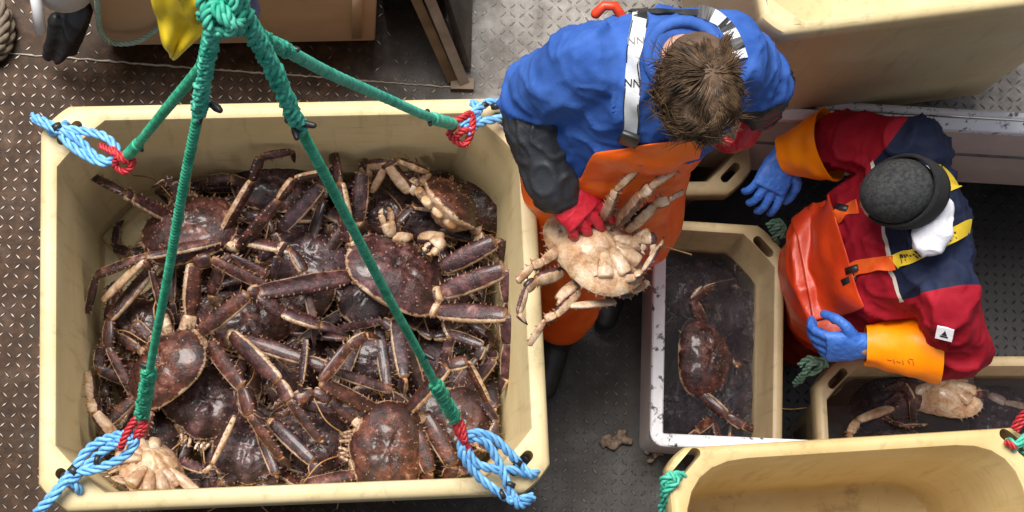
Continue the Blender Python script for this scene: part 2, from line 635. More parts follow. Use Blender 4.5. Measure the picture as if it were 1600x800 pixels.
# ------------------------------------------------------------------ setting: deck with hatch, hold
HZ = 0.28                                   # top of the hatch coaming
def hat(px, py):
    return U(px, py, HZ)
h_bl = hat(1016, 696)
h_tl = hat(1010, 160)
hdir = (hat(1600, 190) - hat(1200, 166))
hdir.z = 0
hdir.normalize()
hperp = V((-hdir.y, hdir.x, 0))
HX0 = h_bl
h_len = 2.2
h_wid = (hat(1200, 166) - h_bl).dot(hperp)
def hp(u, v, z):
    q = HX0 + hdir * u + hperp * v
    return V((q.x, q.y, z))


def build_deck():
    mb = MB()
    E = 7.0
    o = [V((-E, -3, 0)), V((E, -3, 0)), V((E, 9, 0)), V((-E, 9, 0))]
    t = 0.03
    h = [hp(t, t, 0), hp(h_len - t, t, 0), hp(h_len - t, h_wid - t, 0), hp(t, h_wid - t, 0)]
    vs = o + h
    fs = [(0, 1, 5, 4), (1, 2, 6, 5), (2, 3, 7, 6), (3, 0, 4, 7)]
    mb.add(vs, fs)
    lo = [V((p.x, p.y, -0.012)) for p in vs]
    mb.add(lo, [tuple(reversed(f)) for f in fs])
    # raised lugs of the checker plate
    step = 0.029
    rnd = random.Random(3)
    i0, i1 = int(-1.45 / step), int(2.3 / step)
    j0, j1 = int(0.2 / step), int(2.6 / step)
    ca, sa = math.cos(rad(-2)), math.sin(rad(-2))
    for i in range(i0, i1):
        for j in range(j0, j1):
            x, y = i * step, j * step
            X, Y = x * ca - y * sa, x * sa + y * ca
            r = V((X, Y, 0)) - HX0
            u, v = r.dot(hdir), r.dot(hperp)
            if -0.01 < u < h_len + .05 and -0.01 < v < h_wid + .01:
                continue
            if Y > SEAM(X) - 0.02 and X < 0.42:
                if rnd.random() < 0.55:
                    continue
            a = rad(45 if (i + j) % 2 else -45) + rad(-2)
            d = V((math.cos(a), math.sin(a), 0))
            e = V((-d.y, d.x, 0))
            c = V((X, Y, 0))
            L, W, H = 0.0125, 0.0042, 0.0022 * rnd.uniform(0.7, 1.1)
            vs = [c - d * L, c - d * L * .55 - e * W * .8, c - e * W, c + d * L * .55 - e * W * .8, c + d * L, c + d * L * .55 + e * W * .8, c + e * W, c - d * L * .55 + e * W * .8]
            top = [c - d * L * .82 + V((0, 0, H)), c - e * W * .5 + V((0, 0, H)), c + d * L * .82 + V((0, 0, H)), c + e * W * .5 + V((0, 0, H))]
            fs = [(8, 9, 10, 11), (0, 1, 8), (1, 2, 9, 8), (2, 3, 10, 9), (3, 4, 10), (4, 5, 10), (5, 6, 11, 10), (6, 7, 8, 11), (7, 0, 8)]
            vs = [V((p.x, p.y, p.z - (0.001 if k < 8 else 0))) for k, p in enumerate(vs + top)]
            mb.add(vs, fs, 0)
            mb.mi[-9] = 1
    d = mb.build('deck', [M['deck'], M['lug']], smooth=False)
    tag(d, kind='structure')


_s0, _s1 = U(90, 90, 0), U(725, 138, 0)
def SEAM(x):
    return _s0.y + (x - _s0.x) * (_s1.y - _s0.y) / (_s1.x - _s0.x)
build_deck()

# weld seam across the deck
mb = MB()
pts = []
rnd = random.Random(8)
a, b = U(-60, 78, 0.002), U(735, 139, 0.002)
for k in range(120):
    t = k / 119
    p = a.lerp(b, t)
    pts.append(p + V((rnd.uniform(-.001, .001), rnd.uniform(-.002, .002), 0)))
mb.tube(pts, [0.0035 * rnd.uniform(.6, 1.3) for _ in pts], 6)
tag(mb.build('weld_seam', M['steel']), kind='structure')

# hold below the deck
mb = MB()
FZ = -0.8
A = [hp(-0.9, -0.9, 0), hp(h_len + .4, -0.9, 0), hp(h_len + .4, h_wid + 1.1, 0), hp(-0.9, h_wid + 1.1, 0)]
fl = [V((p.x, p.y, FZ)) for p in A]
up_ = [V((p.x, p.y, -0.02)) for p in A]
mb.add(fl, [(0, 1, 2, 3)])
for k in range(4):
    k2 = (k + 1) % 4
    mb.add([fl[k], fl[k2], up_[k2], up_[k]], [(0, 1, 2, 3)])
rnd = random.Random(9)
for i in range(0, 46):
    for j in range(12, 60):
        u, v = 0.55 + i * .032, j * .032
        if u > h_len:
            continue
        c = hp(u, v - .3, FZ)
        a = rad(45 if (i + j) % 2 else -45)
        d = V((math.cos(a), math.sin(a), 0))
        e = V((-d.y, d.x, 0))
        vs = [c - d * .0125, c - e * .005, c + d * .0125, c + e * .005, c + V((0, 0, .003))]
        mb.add(vs, [(0, 1, 4), (1, 2, 4), (2, 3, 4), (3, 0, 4)])
tag(mb.build('hold_floor', M['hold'], smooth=False), kind='structure')

# hatch coaming: white worn rim on plates that reach down under the deck
coam = empty('hatch_coaming', hp(0, 0, 0))
tag(coam, 'low steel hatch coaming with worn white painted rim round the open hold', 'hatch coaming')
def rrect(u0, v0, u1, v1, r, z, n=6):
    pts = []
    for cu, cv, a0 in ((u0 + r, v0 + r, 180), (u1 - r, v0 + r, 270), (u1 - r, v1 - r, 0), (u0 + r, v1 - r, 90)):
        for k in range(n + 1):
            a = rad(a0 + 90 * k / n)
            pts.append(hp(cu + r * math.cos(a), cv + r * math.sin(a), z))
    return pts
RW = 0.036
def frame(out0, z0, z1, wid, r, inset=0.0):
    mb_ = MB()
    o1 = rrect(out0, out0, h_len - out0, h_wid - out0, r, z1 - .004)
    o1b = rrect(out0 + .004, out0 + .004, h_len - out0 - .004, h_wid - out0 - .004, r, z1)
    i0 = out0 + wid
    i1b = rrect(i0 - .004, i0 - .004, h_len - i0 + .004, h_wid - i0 + .004, max(r - wid + .004, .006), z1)
    i1 = rrect(i0, i0, h_len - i0, h_wid - i0, max(r - wid, .004), z1 - .004)
    i2 = [V((p.x, p.y, z0)) for p in i1]
    o2 = [V((p.x, p.y, z0)) for p in o1]
    mb_.rings([o2, o1, o1b, i1b, i1, i2], closed=True)
    return mb_
under(frame(0, HZ - .03, HZ, RW, .04).build('rim', M['white_paint'], smooth=True, angle=40), coam)
under(frame(.012, -.33, HZ - .031, .012, .03).build('coaming_plate', M['primer'], smooth=True, angle=40), coam)
# second lip along the far side of the rim
mb = MB()
mb.box(hp(h_len / 2, h_wid + .022, HZ - .03), (h_len - .1, .022, .02), Matrix((hdir, hperp, V((0, 0, 1)))).transposed())
under(mb.build('outer_ledge', M['white_paint']), coam)


# ------------------------------------------------------------------ fish tubs
def octo(hx, hy, c, q, z, k=7):
    pts = []
    for sx, sy in ((1, 1), (-1, 1), (-1, -1), (1, -1)):
        X, Y = sx * hx, sy * hy
        a = V((X, Y - sy * c, z))
        b = V((X - sx * c, Y, z))
        if sx * sy < 0:
            a, b = b, a
        cor = V((X, Y, z))
        for i in range(k):
            t = i / (k - 1)
            s_ = a.lerp(b, t)
            bz = a * (1 - t) ** 2 + cor * (2 * t * (1 - t)) + b * t * t
            pts.append(s_.lerp(bz, q))
    return pts


def make_tub(name, hx, hy, H, loc, rotz, mat, label, group=None, slots=True, ci=0.12, qi=0.12, co=0.07, feet=True, drain=True, depth=0.0, cw=None, slot=(.026, .0135), sd=None, wall=0.045):
    root = empty(name, loc)
    tag(root, label, 'fish tub', group)
    mb = MB()
    b0 = 0.1 if feet else 0.02
    L = H - 0.085
    cw = cw or max(0.03, (ci + 2 * wall) - 0.042 - 2 * 0.03)
    qo = qi if qi > .5 else .2
    R = [octo(hx - .085, hy - .085, cw, qo, b0), octo(hx - .073, hy - .073, cw, qo, b0 + .012),
         octo(hx - .036, hy - .036, cw, qo, L - .02), octo(hx - .03, hy - .03, cw, qo, L), octo(hx - .004, hy - .004, co, .25, L + .003),
         octo(hx, hy, co, .25, L + .012), octo(hx, hy, co, .25, H - .02), octo(hx - .003, hy - .003, co, .25, H - .008), octo(hx - .011, hy - .011, co, .25, H - .001), octo(hx - .02, hy - .02, co, .25, H),
         octo(hx - wall + .012, hy - wall + .012, ci, qi, H), octo(hx - wall + .003, hy - wall + .003, ci, qi, H - .004), octo(hx - wall, hy - wall, ci, qi, H - .014),
         octo(hx - wall - .03, hy - wall - .03, ci, qi + .05, b0 + .075), octo(hx - wall - .04, hy - wall - .04, ci, qi + .1, b0 + .055), octo(hx - wall - .065, hy - wall - .065, ci * .95, qi + .1, b0 + .048)]
    mb.rings(R)
    body = mb.build('tub_body', [mat], smooth=True)
    if slots:
        cm = MB()
        for sx, sy in ((1, 1), (-1, 1), (-1, -1), (1, -1)):
            dd = (sd or 0.105 + (ci - .12) * .35) / math.sqrt(2)
            c = V((sx * (hx - dd), sy * (hy - dd), 0))
            ax = V((sx, -sy, 0)).normalized()
            ay = V((sx, sy, 0)).normalized()
            ring = []
            ln, wd = slot
            for k in range(9):
                a_ = rad(-90 + 180 * k / 8)
                ring.append(c + ax * (ln + wd * math.cos(a_)) + ay * wd * math.sin(a_))
            for k in range(9):
                a_ = rad(90 + 180 * k / 8)
                ring.append(c + ax * (-ln + wd * math.cos(a_)) + ay * wd * math.sin(a_))
            cm.rings([[p + V((0, 0, L - .06)) for p in ring], [p + V((0, 0, H + .05)) for p in ring]])
        cut = cm.build('slot_cutter', [mat])
        applied(body, [('BOOLEAN', dict(operation='DIFFERENCE', object=cut, solver='EXACT'))])
        bpy.data.objects.remove(cut)
    body.data.set_sharp_from_angle(angle=rad(38))
    body.parent = root
    if feet:
        for sx in (-1, 0, 1):
            f = MB()
            f.box((sx * (hx - .2), 0, b0 / 2), (.12, 2 * hy - .3, b0 - .004))
            o = f.build('foot', [mat])
            o.parent = root
    if drain:
        f = MB()
        c = V((-(hx - .175), hy - .19, b0 + .05))
        r45 = Matrix.Rotation(rad(45), 3, 'Z')
        f.box(c, (.17, .12, .05), r45)
        f.box(c + r45 @ V((0, 0, .024)), (.12, .07, .03), r45)
        o = f.build('drain_block', [mat])
        applied(o, [('BEVEL', dict(width=.012, segments=2))])
        o.parent = root
    root.rotation_euler = (0, 0, rotz)
    return root


TZ = 0.78
tl, tr_, br, bl = (U(*p, TZ) for p in ((53, 165), (818, 150), (876, 768), (68, 800)))
tc_ = (tl + tr_ + br + bl) / 4
T_hx = ((tr_ - tl).length + (br - bl).length) / 4
T_hy = ((tl - bl).length + (tr_ - br).length) / 4
T_rot = math.atan2((br - bl).y + (tr_ - tl).y, (br - bl).x + (tr_ - tl).x)
big = make_tub('fish_tub', T_hx, T_hy, TZ, (tc_.x, tc_.y, 0), T_rot, M['tub'], 'large cream plastic tub full of king crabs, slung from green ropes')

# tub beyond the hatch, upper right
dirx = (U(1600, 8, 1.2) - U(1240, 52, 1.2))
rz = math.atan2(dirx.y, dirx.x)
ex, ey = V((math.cos(rz), math.sin(rz), 0)), V((-math.sin(rz), math.cos(rz), 0))
cc = U(1196, 56, 1.2) + ex * .52 + ey * .6
make_tub('fish_tub', .52, .6, 1.2, (cc.x, cc.y, 0), rz, M['tub'], 'tan tub standing beyond the white hatch rim behind the blue jacket', slots=False, drain=False, ci=.075, co=.05, wall=.03)

# foreground tub, lower right
fa, fb = U(1040, 700, .8), U(1612, 665, .8)
dx = (fb - fa)
rz = math.atan2(dx.y, dx.x)
ex, ey = V((math.cos(rz), math.sin(rz), 0)), V((-math.sin(rz), math.cos(rz), 0))
hx_ = dx.length / 2
cc = fa + ex * hx_ - ey * .6
make_tub('fish_tub', hx_, .6, .8, (cc.x, cc.y, 0), rz, M['tub_amber'], 'empty amber tub with rounded inside corners in the lower right corner', ci=.17, qi=1, co=.05, cw=.13, slot=(.04, .014), sd=.064, drain=False, wall=.04)

# tubs down in the hold
RZ = -0.06
def hold_tub(ca, hx, hy, sx, sy, rot, label, **kw):
    """ca: world point of the outer rim corner, sx, sy: on which side of the centre it lies"""
    ex, ey = V((math.cos(rot), math.sin(rot), 0)), V((-math.sin(rot), math.cos(rot), 0))
    c = ca - ex * hx * sx - ey * hy * sy
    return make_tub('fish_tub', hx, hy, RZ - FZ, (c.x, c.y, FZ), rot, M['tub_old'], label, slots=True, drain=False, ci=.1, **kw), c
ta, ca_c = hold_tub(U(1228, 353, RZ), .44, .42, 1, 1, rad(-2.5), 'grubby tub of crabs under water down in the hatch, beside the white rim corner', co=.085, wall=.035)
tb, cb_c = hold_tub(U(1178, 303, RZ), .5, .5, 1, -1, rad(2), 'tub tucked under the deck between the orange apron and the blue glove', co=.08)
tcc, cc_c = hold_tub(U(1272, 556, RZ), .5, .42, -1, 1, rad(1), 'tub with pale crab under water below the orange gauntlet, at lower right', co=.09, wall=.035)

# ------------------------------------------------------------------ water in the two hold tubs
def water(c, hx, hy, rot, z, label):
    mb_ = MB()
    n = 24
    vs = []
    ex, ey = V((math.cos(rot), math.sin(rot), 0)), V((-math.sin(rot), math.cos(rot), 0))
    for i in range(n + 1):
        for j in range(n + 1):
            x, y = (i / n * 2 - 1) * hx, (j / n * 2 - 1) * hy
            # follow the cut corners
            k = abs(x) / hx * 1 + abs(y) / hy
            if k > 1.78:
                x *= 1.78 / k
                y *= 1.78 / k
            p = c + ex * x + ey * y
            vs.append(V((p.x, p.y, z + .002 * noise.noise(V((p.x * 9, p.y * 9, 0))))))
    fs = [(i * (n + 1) + j, (i + 1) * (n + 1) + j, (i + 1) * (n + 1) + j + 1, i * (n + 1) + j + 1) for i in range(n) for j in range(n)]
    mb_.add(vs, fs)
    o = mb_.build('water', M['water'])
    tag(o, kind='structure')
WZ_A, WZ_C = -0.27, -0.2
water(ca_c, .44 - .052, .42 - .052, rad(-2.5), WZ_A, '')
water(cc_c, .5 - .05, .42 - .05, rad(1), WZ_C, '')


# ------------------------------------------------------------------ king crabs
def smooth01(x, a, b):
    t = max(0, min(1, (x - a) / (b - a)))
    return t * t * (3 - 2 * t)


def carapace(mb, Mx, sz, rnd, clean=False):
    nr, ns = 15, 44
    w_, l_, h_ = .107 * sz, .098 * sz, .037 * sz
    bum = [(rnd.uniform(-.02, .02), .35, .3, .5), (-.42, -.18, .34, .45), (.42, -.18, .34, .45), (0, -.5, .28, .35), (-.35, .3, .22, .25), (.35, .3, .22, .25)]
    sd_ = rnd.uniform(0, 50)
    def outline(th):
        s_, c_ = math.sin(th), math.cos(th)      # th from +x, +y front
        r = 1 - .17 * max(0, s_) ** 1.5 + .06 * abs(c_) ** 2
        r += .09 * max(0, math.cos(th - rad(90))) ** 10          # rostrum
        r -= .06 * max(0, math.cos(th - rad(62))) ** 18 + .06 * max(0, math.cos(th - rad(118))) ** 18
        r += .1 * max(0, math.cos(th - rad(-32))) ** 7 + .1 * max(0, math.cos(th - rad(212))) ** 7 + .05 * max(0, math.cos(th - rad(25))) ** 14 + .05 * max(0, math.cos(th - rad(155))) ** 14
        r -= .07 * max(0, math.cos(th - rad(270))) ** 8
        return r
    vs, pig = [], []
    for i in range(nr + 1):
        rho = i / nr
        for k in range(ns):
            th = 2 * math.pi * k / ns
            r = outline(th) * rho
            if i == nr:
                r *= 1 + .03 * math.sin(k * 2.9)
            x, y = r * math.cos(th), r * math.sin(th)
            z = (1 - rho ** 2.6) ** .75
            for bx, by, bw, bh in bum:
                z += bh * .38 * math.exp(-((x - bx) ** 2 + (y - by) ** 2) / (bw * bw)) * (1 - rho ** 4)
            z += (.1 * noise.noise(V((x * 5 + sd_, y * 5, 0))) + .07 * noise.noise(V((x * 12 + sd_, y * 12, 4)))) * (1 - rho ** 4)
            # grooves between the regions
            g = math.exp(-((abs(x) - .16 - .12 * abs(y - .1)) / .045) ** 2) * .12 + math.exp(-((y + .12 + .25 * abs(x)) / .045) ** 2) * .13
            z -= g * (1 - rho ** 3)
            vs.append(Mx @ V((x * w_, y * l_, z * h_)))
            pig.append((smooth01(rho, .9, 1.03) * .62, 0, 0))
    fs = []
    for i in range(nr):
        for k in range(ns):
            k2 = (k + 1) % ns
            fs.append((i * ns + k, i * ns + k2, (i + 1) * ns + k2, (i + 1) * ns + k))
    base = len(vs)
    # underside: rolled edge, sternum plates, folded abdomen flap
    nv = 9
    for i in range(nv + 1):
        rho = 1 - i / nv
        for k in range(ns):
            th = 2 * math.pi * k / ns
            r = outline(th) * (rho * .98 if i else 1.02)
            x, y = r * math.cos(th), r * math.sin(th)
            z = -.85 * (1 - rho ** 3) - .12
            ab = math.exp(-(x / .36) ** 4) * smooth01(-y, -.35, .0)
            z -= .7 * ab * (1 - rho ** 6) * (1 + .16 * (abs(math.sin(y * 13)) - .5))
            z -= .14 * abs(math.sin(y * 9)) * (1 - ab) * (1 - rho ** 4)
            vs.append(Mx @ V((x * w_, y * l_, z * h_)))
            pig.append((1, .12 + (.5 if abs(math.sin(y * 9)) < .2 else 0), 0))
    for i in range(nv):
        for k in range(ns):
            k2 = (k + 1) % ns
            a, b = base + i * ns, base + (i + 1) * ns
            fs.append((a + k, a + k2, b + k2, b + k))
    for k in range(ns):
        k2 = (k + 1) % ns
        a = nr * ns
        fs.append((a + k, a + k2, base + k2, base + k))
    mb.add(vs, fs, 0, pig)
    # spines
    for q in range(54):
        th, rho = rnd.uniform(0, 6.283), math.sqrt(rnd.random()) * .93
        i, k = int(rho * nr), int(th / 6.2832 * ns) % ns
        p = V(vs[i * ns + k])
        nrm = (Mx.to_3x3() @ V((math.cos(th) * rho * .8, math.sin(th) * rho * .8, 1))).normalized()
        spine(mb, p, nrm, rnd.uniform(.003, .0075) * sz, rnd.uniform(.0025, .0042) * sz, .3)
    for k in range(0, ns):
        p = V(vs[nr * ns + k])
        th = 2 * math.pi * k / ns
        if math.sin(th) < -.85:
            continue
        nrm = (Mx.to_3x3() @ V((math.cos(th), math.sin(th), .25))).normalized()
        spine(mb, p, nrm, rnd.uniform(.005, .011) * sz, .0035 * sz, .8)


def spine(mb, p, n, h, r, tip=.8):
    a = n.orthogonal().normalized()
    b = n.cross(a)
    vs = [p + (a * math.cos(t) + b * math.sin(t)) * r - n * r * .5 for t in (0, 1.57, 3.14, 4.71)] + [p + n * h]
    mb.add(vs, [(0, 1, 4), (1, 2, 4), (2, 3, 4), (3, 0, 4)], 0, [(0.1, .1, 0)] * 5, [tip * .35] * 4 + [tip])


def seg(mb, p0, p1, w0, w1, dors, rnd, kind, flat=.56, n=12):
    """one limb segment: flattened, bulging, dark above, cream below, spines in rows"""
    t = (p1 - p0)
    L = t.length
    if L < 1e-4:
        return
    t.normalize()
    up = dors - t * dors.dot(t)
    if up.length < 1e-3:
        up = t.orthogonal()
    up.normalize()
    sd_ = t.cross(up)
    rings, pig = [], []
    dact = kind == 'd'
    prof = [(0, .5), (.02, .68), (.1, .82), (.35, 1.04), (.6, 1.08), (.82, 1.02), (.94, .93), (.985, .8), (1, .58)]
    if dact:
        prof = [(0, .7), (.08, 1), (.3, .92), (.55, .72), (.8, .42), (.95, .2), (1, .08)]
    ph = rnd.uniform(0, 10)
    lat = 1 if rnd.random() < .7 else -1
    for u, k in prof:
        c = p0.lerp(p1, u)
        if dact:
            c = c - up * (u * u) * L * .16
        wd = (w0 + (w1 - w0) * u) * .5 * k
        for j in range(n):
            a = 2 * math.pi * j / n
            ca, sa = math.cos(a), math.sin(a)
            r = 1 + .05 * noise.noise(V((u * 6 + ph, a, 0)))
            q = c + sd_ * (math.copysign(abs(ca) ** .85, ca) * wd * r) + up * (math.copysign(abs(sa) ** .85, sa) * wd * flat * r)
            rings.append(q)
            ven = smooth01(-sa * .7 + ca * lat * .8, -.05, .4)
            jn = max(smooth01(u, .97, 1), 1 - smooth01(u, 0, .025))
            if kind == 'x':
                ven = .6 + .4 * ven
            pig.append((ven, jn * .55, smooth01(u, .4, .8) if dact else 0))
    vs = rings
    m_ = len(prof)
    fs = []
    for i in range(m_ - 1):
        for j in range(n):
            j2 = (j + 1) % n
            fs.append((i * n + j, i * n + j2, (i + 1) * n + j2, (i + 1) * n + j))
    fs.append(tuple(range(n - 1, -1, -1)))
    fs.append(tuple((m_ - 1) * n + j for j in range(n)))
    mb.add(vs, fs, 0, pig)
    if dact:
        return
    ns = max(2, int(L / .017))
    for row in (-1, -.3, .45, 1):
        for i in range(ns):
            u = (i + .5 + rnd.uniform(-.3, .3)) / ns
            if (abs(row) < .9 and rnd.random() < .6) or rnd.random() < .15:
                continue
            wd = (w0 + (w1 - w0) * u) * .5 * (1.0 if .1 < u < .95 else .85)
            a = math.pi / 2 - row * 1.25
            nrm = (sd_ * math.cos(a) + up * math.sin(a) + t * .3).normalized()
            p = p0.lerp(p1, u) + sd_ * math.cos(a) * wd + up * math.sin(a) * wd * flat
            big_ = abs(row) > .9
            spine(mb, p, nrm, rnd.uniform(.003, .0095) * (1.2 if big_ else .8), .0038 if big_ else .003, .6 if big_ else .4)


def claw(mb, p0, p1, w, dors, rnd):
    """pincer: palm with a fixed finger and a moving finger"""
    t = (p1 - p0)
    L = t.length
    t.normalize()
    up = (dors - t * dors.dot(t)).normalized()
    s_ = t.cross(up)
    pm_ = p0 + t * L * .5
    seg(mb, p0, pm_, w * .85, w * 1.15, dors, rnd, 'p', .75)
    for sg in (-1, 1):
        a = pm_ + s_ * sg * w * .3 - t * .004
        b = pm_ + t * L * .3 + s_ * sg * w * .42
        c = p1 + s_ * sg * w * .06
        seg(mb, a, b, w * .5, w * .4, dors, rnd, 'f', .8)
        seg(mb, b, c, w * .42, w * .25, dors, rnd, 'd', .8)


WF = {'x': .75, 'm': 1.06, 'c': .84, 'p': .74, 'd': .52}


def limb(mb, pts, w, dors, rnd, kinds):
    for i in range(len(pts) - 1):
        k = kinds[i] if i < len(kinds) else 'd'
        k2 = kinds[i + 1] if i + 1 < len(kinds) else k
        w0 = w * WF.get(k, 1)
        w1 = w0 * (.8 if k in 'mp' else 1)
        if k == 'g':
            claw(mb, pts[i], pts[i + 1], w * 1.1, dors, rnd)
        else:
            seg(mb, pts[i], pts[i + 1], w0, w1, dors, rnd, k)


def crab(seed, c, head, up, size=1.0, legs=(), auto=(), clampf=None, label='', group=None, hue=None, shade_tone=0.0, curl=1.0, spread=1.0):
    """c: world centre; head: direction of the front; legs: traced limbs in world points"""
    rnd = random.Random(seed)
    up = V(up).normalized()
    f = V(head)
    f = (f - up * f.dot(up)).normalized()
    x = f.cross(up)
    R3 = Matrix((x, f, up)).transposed()
    Mx = Matrix.Translation(c) @ R3.to_4x4()
    mb = MB()
    carapace(mb, Mx, size, rnd)
    def loc(p):
        q = Mx @ V(p)
        return clampf(q) if clampf else q
    for (w_, tw, kinds, pts) in legs:
        w_ = w_ * .88
        pts = [V(p) for p in pts]
        t = (pts[1] - pts[0]).normalized()
        dors = Matrix.Rotation(rad(tw), 3, t) @ (V((0, 0, 1)) - t * t.z)
        # a hip joint that reaches back to the body
        q = Mx.inverted() @ pts[0]
        q.z = 0
        if q.length > .09 * size:
            hip = q.normalized() * .085 * size
            hipw = Mx @ V((hip.x, hip.y, -.018 * size))
            if (hipw - pts[0]).length < .22:
                seg(mb, hipw, pts[0], w_ * .8, w_ * .8, dors, rnd, 'x', .8)
        limb(mb, pts, w_, dors, rnd, kinds)
    for (side, slot) in auto:
        # side -1 / 1, slot 0 (front) .. 2 (rear); 3 = claw
        ang = {0: 28, 1: 0, 2: -30, 3: 58}[slot] + rnd.uniform(-7, 7)
        d = V((side * math.cos(rad(ang)), math.sin(rad(ang)), 0))
        s_ = size * rnd.uniform(.92, 1.06)
        h = d * .085 * s_ + V((0, 0, -.016))
        e = d * .11 * s_ + V((0, 0, -.014))
        wd = .036 * s_
        if slot == 3:
            d2 = V((side * .35, 1, 0)).normalized()
            p1 = e + (d * .8 + d2 * .3).normalized() * .075 * s_ + V((0, 0, .012))
            p2 = p1 + d2 * .05 * s_ + V((0, 0, -.005))
            p3 = p2 + V((-side * .55, .8, -.1)).normalized() * .115 * s_
            P = [loc(h), loc(e), loc(p1), loc(p2), loc(p3)]
            limb(mb, P, wd * (1.0 if side > 0 else .8), up, rnd, 'xmcg')
        else:
            lift = rnd.uniform(-.15, .2) * curl
            p1 = e + (d * spread + V((0, 0, lift))).normalized() * .168 * s_
            bend = rnd.uniform(-1, 1) * .5 + {0: .5, 1: -.1, 2: -.6}[slot]
            d2 = (d * .5 * spread + V((0, bend, -.25 * curl))).normalized()
            p2 = p1 + d2 * .065 * s_
            d3 = (V((-side * .35 * curl, bend * 1.3, -.45 * curl)) + d * .25).normalized()
            p3 = p2 + d3 * .14 * s_
            p4 = p3 + (d3 + V((-side * .3, 0, -.35))).normalized() * .065 * s_
            P = [loc(h), loc(e), loc(p1), loc(p2), loc(p3), loc(p4)]
            t = (P[2] - P[1]).normalized()
            dors = Matrix.Rotation(rad(rnd.uniform(-30, 30)), 3, t) @ up
            limb(mb, P, wd, dors, rnd, 'xmcpd')
    for sg in (-1, 1):
        for a_ in (58, 28, 0, -30):
            d_ = V((sg * math.cos(rad(a_)), math.sin(rad(a_)), 0))
            seg(mb, Mx @ (d_ * .028 * size + V((0, 0, -.043 * size))), Mx @ (d_ * .092 * size + V((0, 0, -.026 * size))), .024 * size, .037 * size, up, rnd, 'x', .75, 10)
    # eyes, feelers and mouth parts
    for sg in (-1, 1):
        a = Mx @ V((sg * .014 * size, .1 * size, .004))
        seg(mb, a, Mx @ V((sg * .02 * size, .118 * size, .012)), .007, .008, up, rnd, 'd', 1, 6)
        feel = [Mx @ V((sg * .022 * size, .095 * size, -.004)), Mx @ V((sg * .05 * size, .15 * size, .02)), Mx @ V((sg * .1 * size, .185 * size, .012))]
        o_ = len(mb.v)
        mb.tube(catmull(feel, 4), .0022, 5)
        for k in range(o_, len(mb.v)):
            mb.pig[k] = (.3, .7, 0)
        for kk in range(3):
            seg(mb, Mx @ V((sg * .012 * (kk + 1) * size, .085 * size, -.02)), Mx @ V((sg * .008 * (kk + 1) * size, .112 * size, -.016 - .006 * kk)), .012, .008, up, rnd, 'x', .8, 6)
    o = mb.build('king_crab', M['crab'])
    tag(o, label, 'crab', group)
    o.color = (rnd.random() if hue is None else hue, shade_tone, 0, 1)
    return o


def wl(*pts):
    return [U(*p) for p in pts]


def clamp_tub(q):
    """keep buried limbs inside the big tub"""
    d = q - V((tc_.x, tc_.y, 0))
    ca, sa = math.cos(-T_rot), math.sin(-T_rot)
    x, y = d.x * ca - d.y * sa, d.x * sa + d.y * ca
    z = max(.2, q.z)
    k = (TZ - z) / TZ * .045
    mx, my = T_hx - .07 - k, T_hy - .07 - k
    x = max(-mx, min(mx, x))
    y = max(-my, min(my, y))
    s_ = abs(x) + abs(y) - (mx + my - .1)
    if s_ > 0:
        x -= math.copysign(s_ / 2, x)
        y -= math.copysign(s_ / 2, y)
    ca, sa = math.cos(T_rot), math.sin(T_rot)
    return V((tc_.x + x * ca - y * sa, tc_.y + x * sa + y * ca, z))


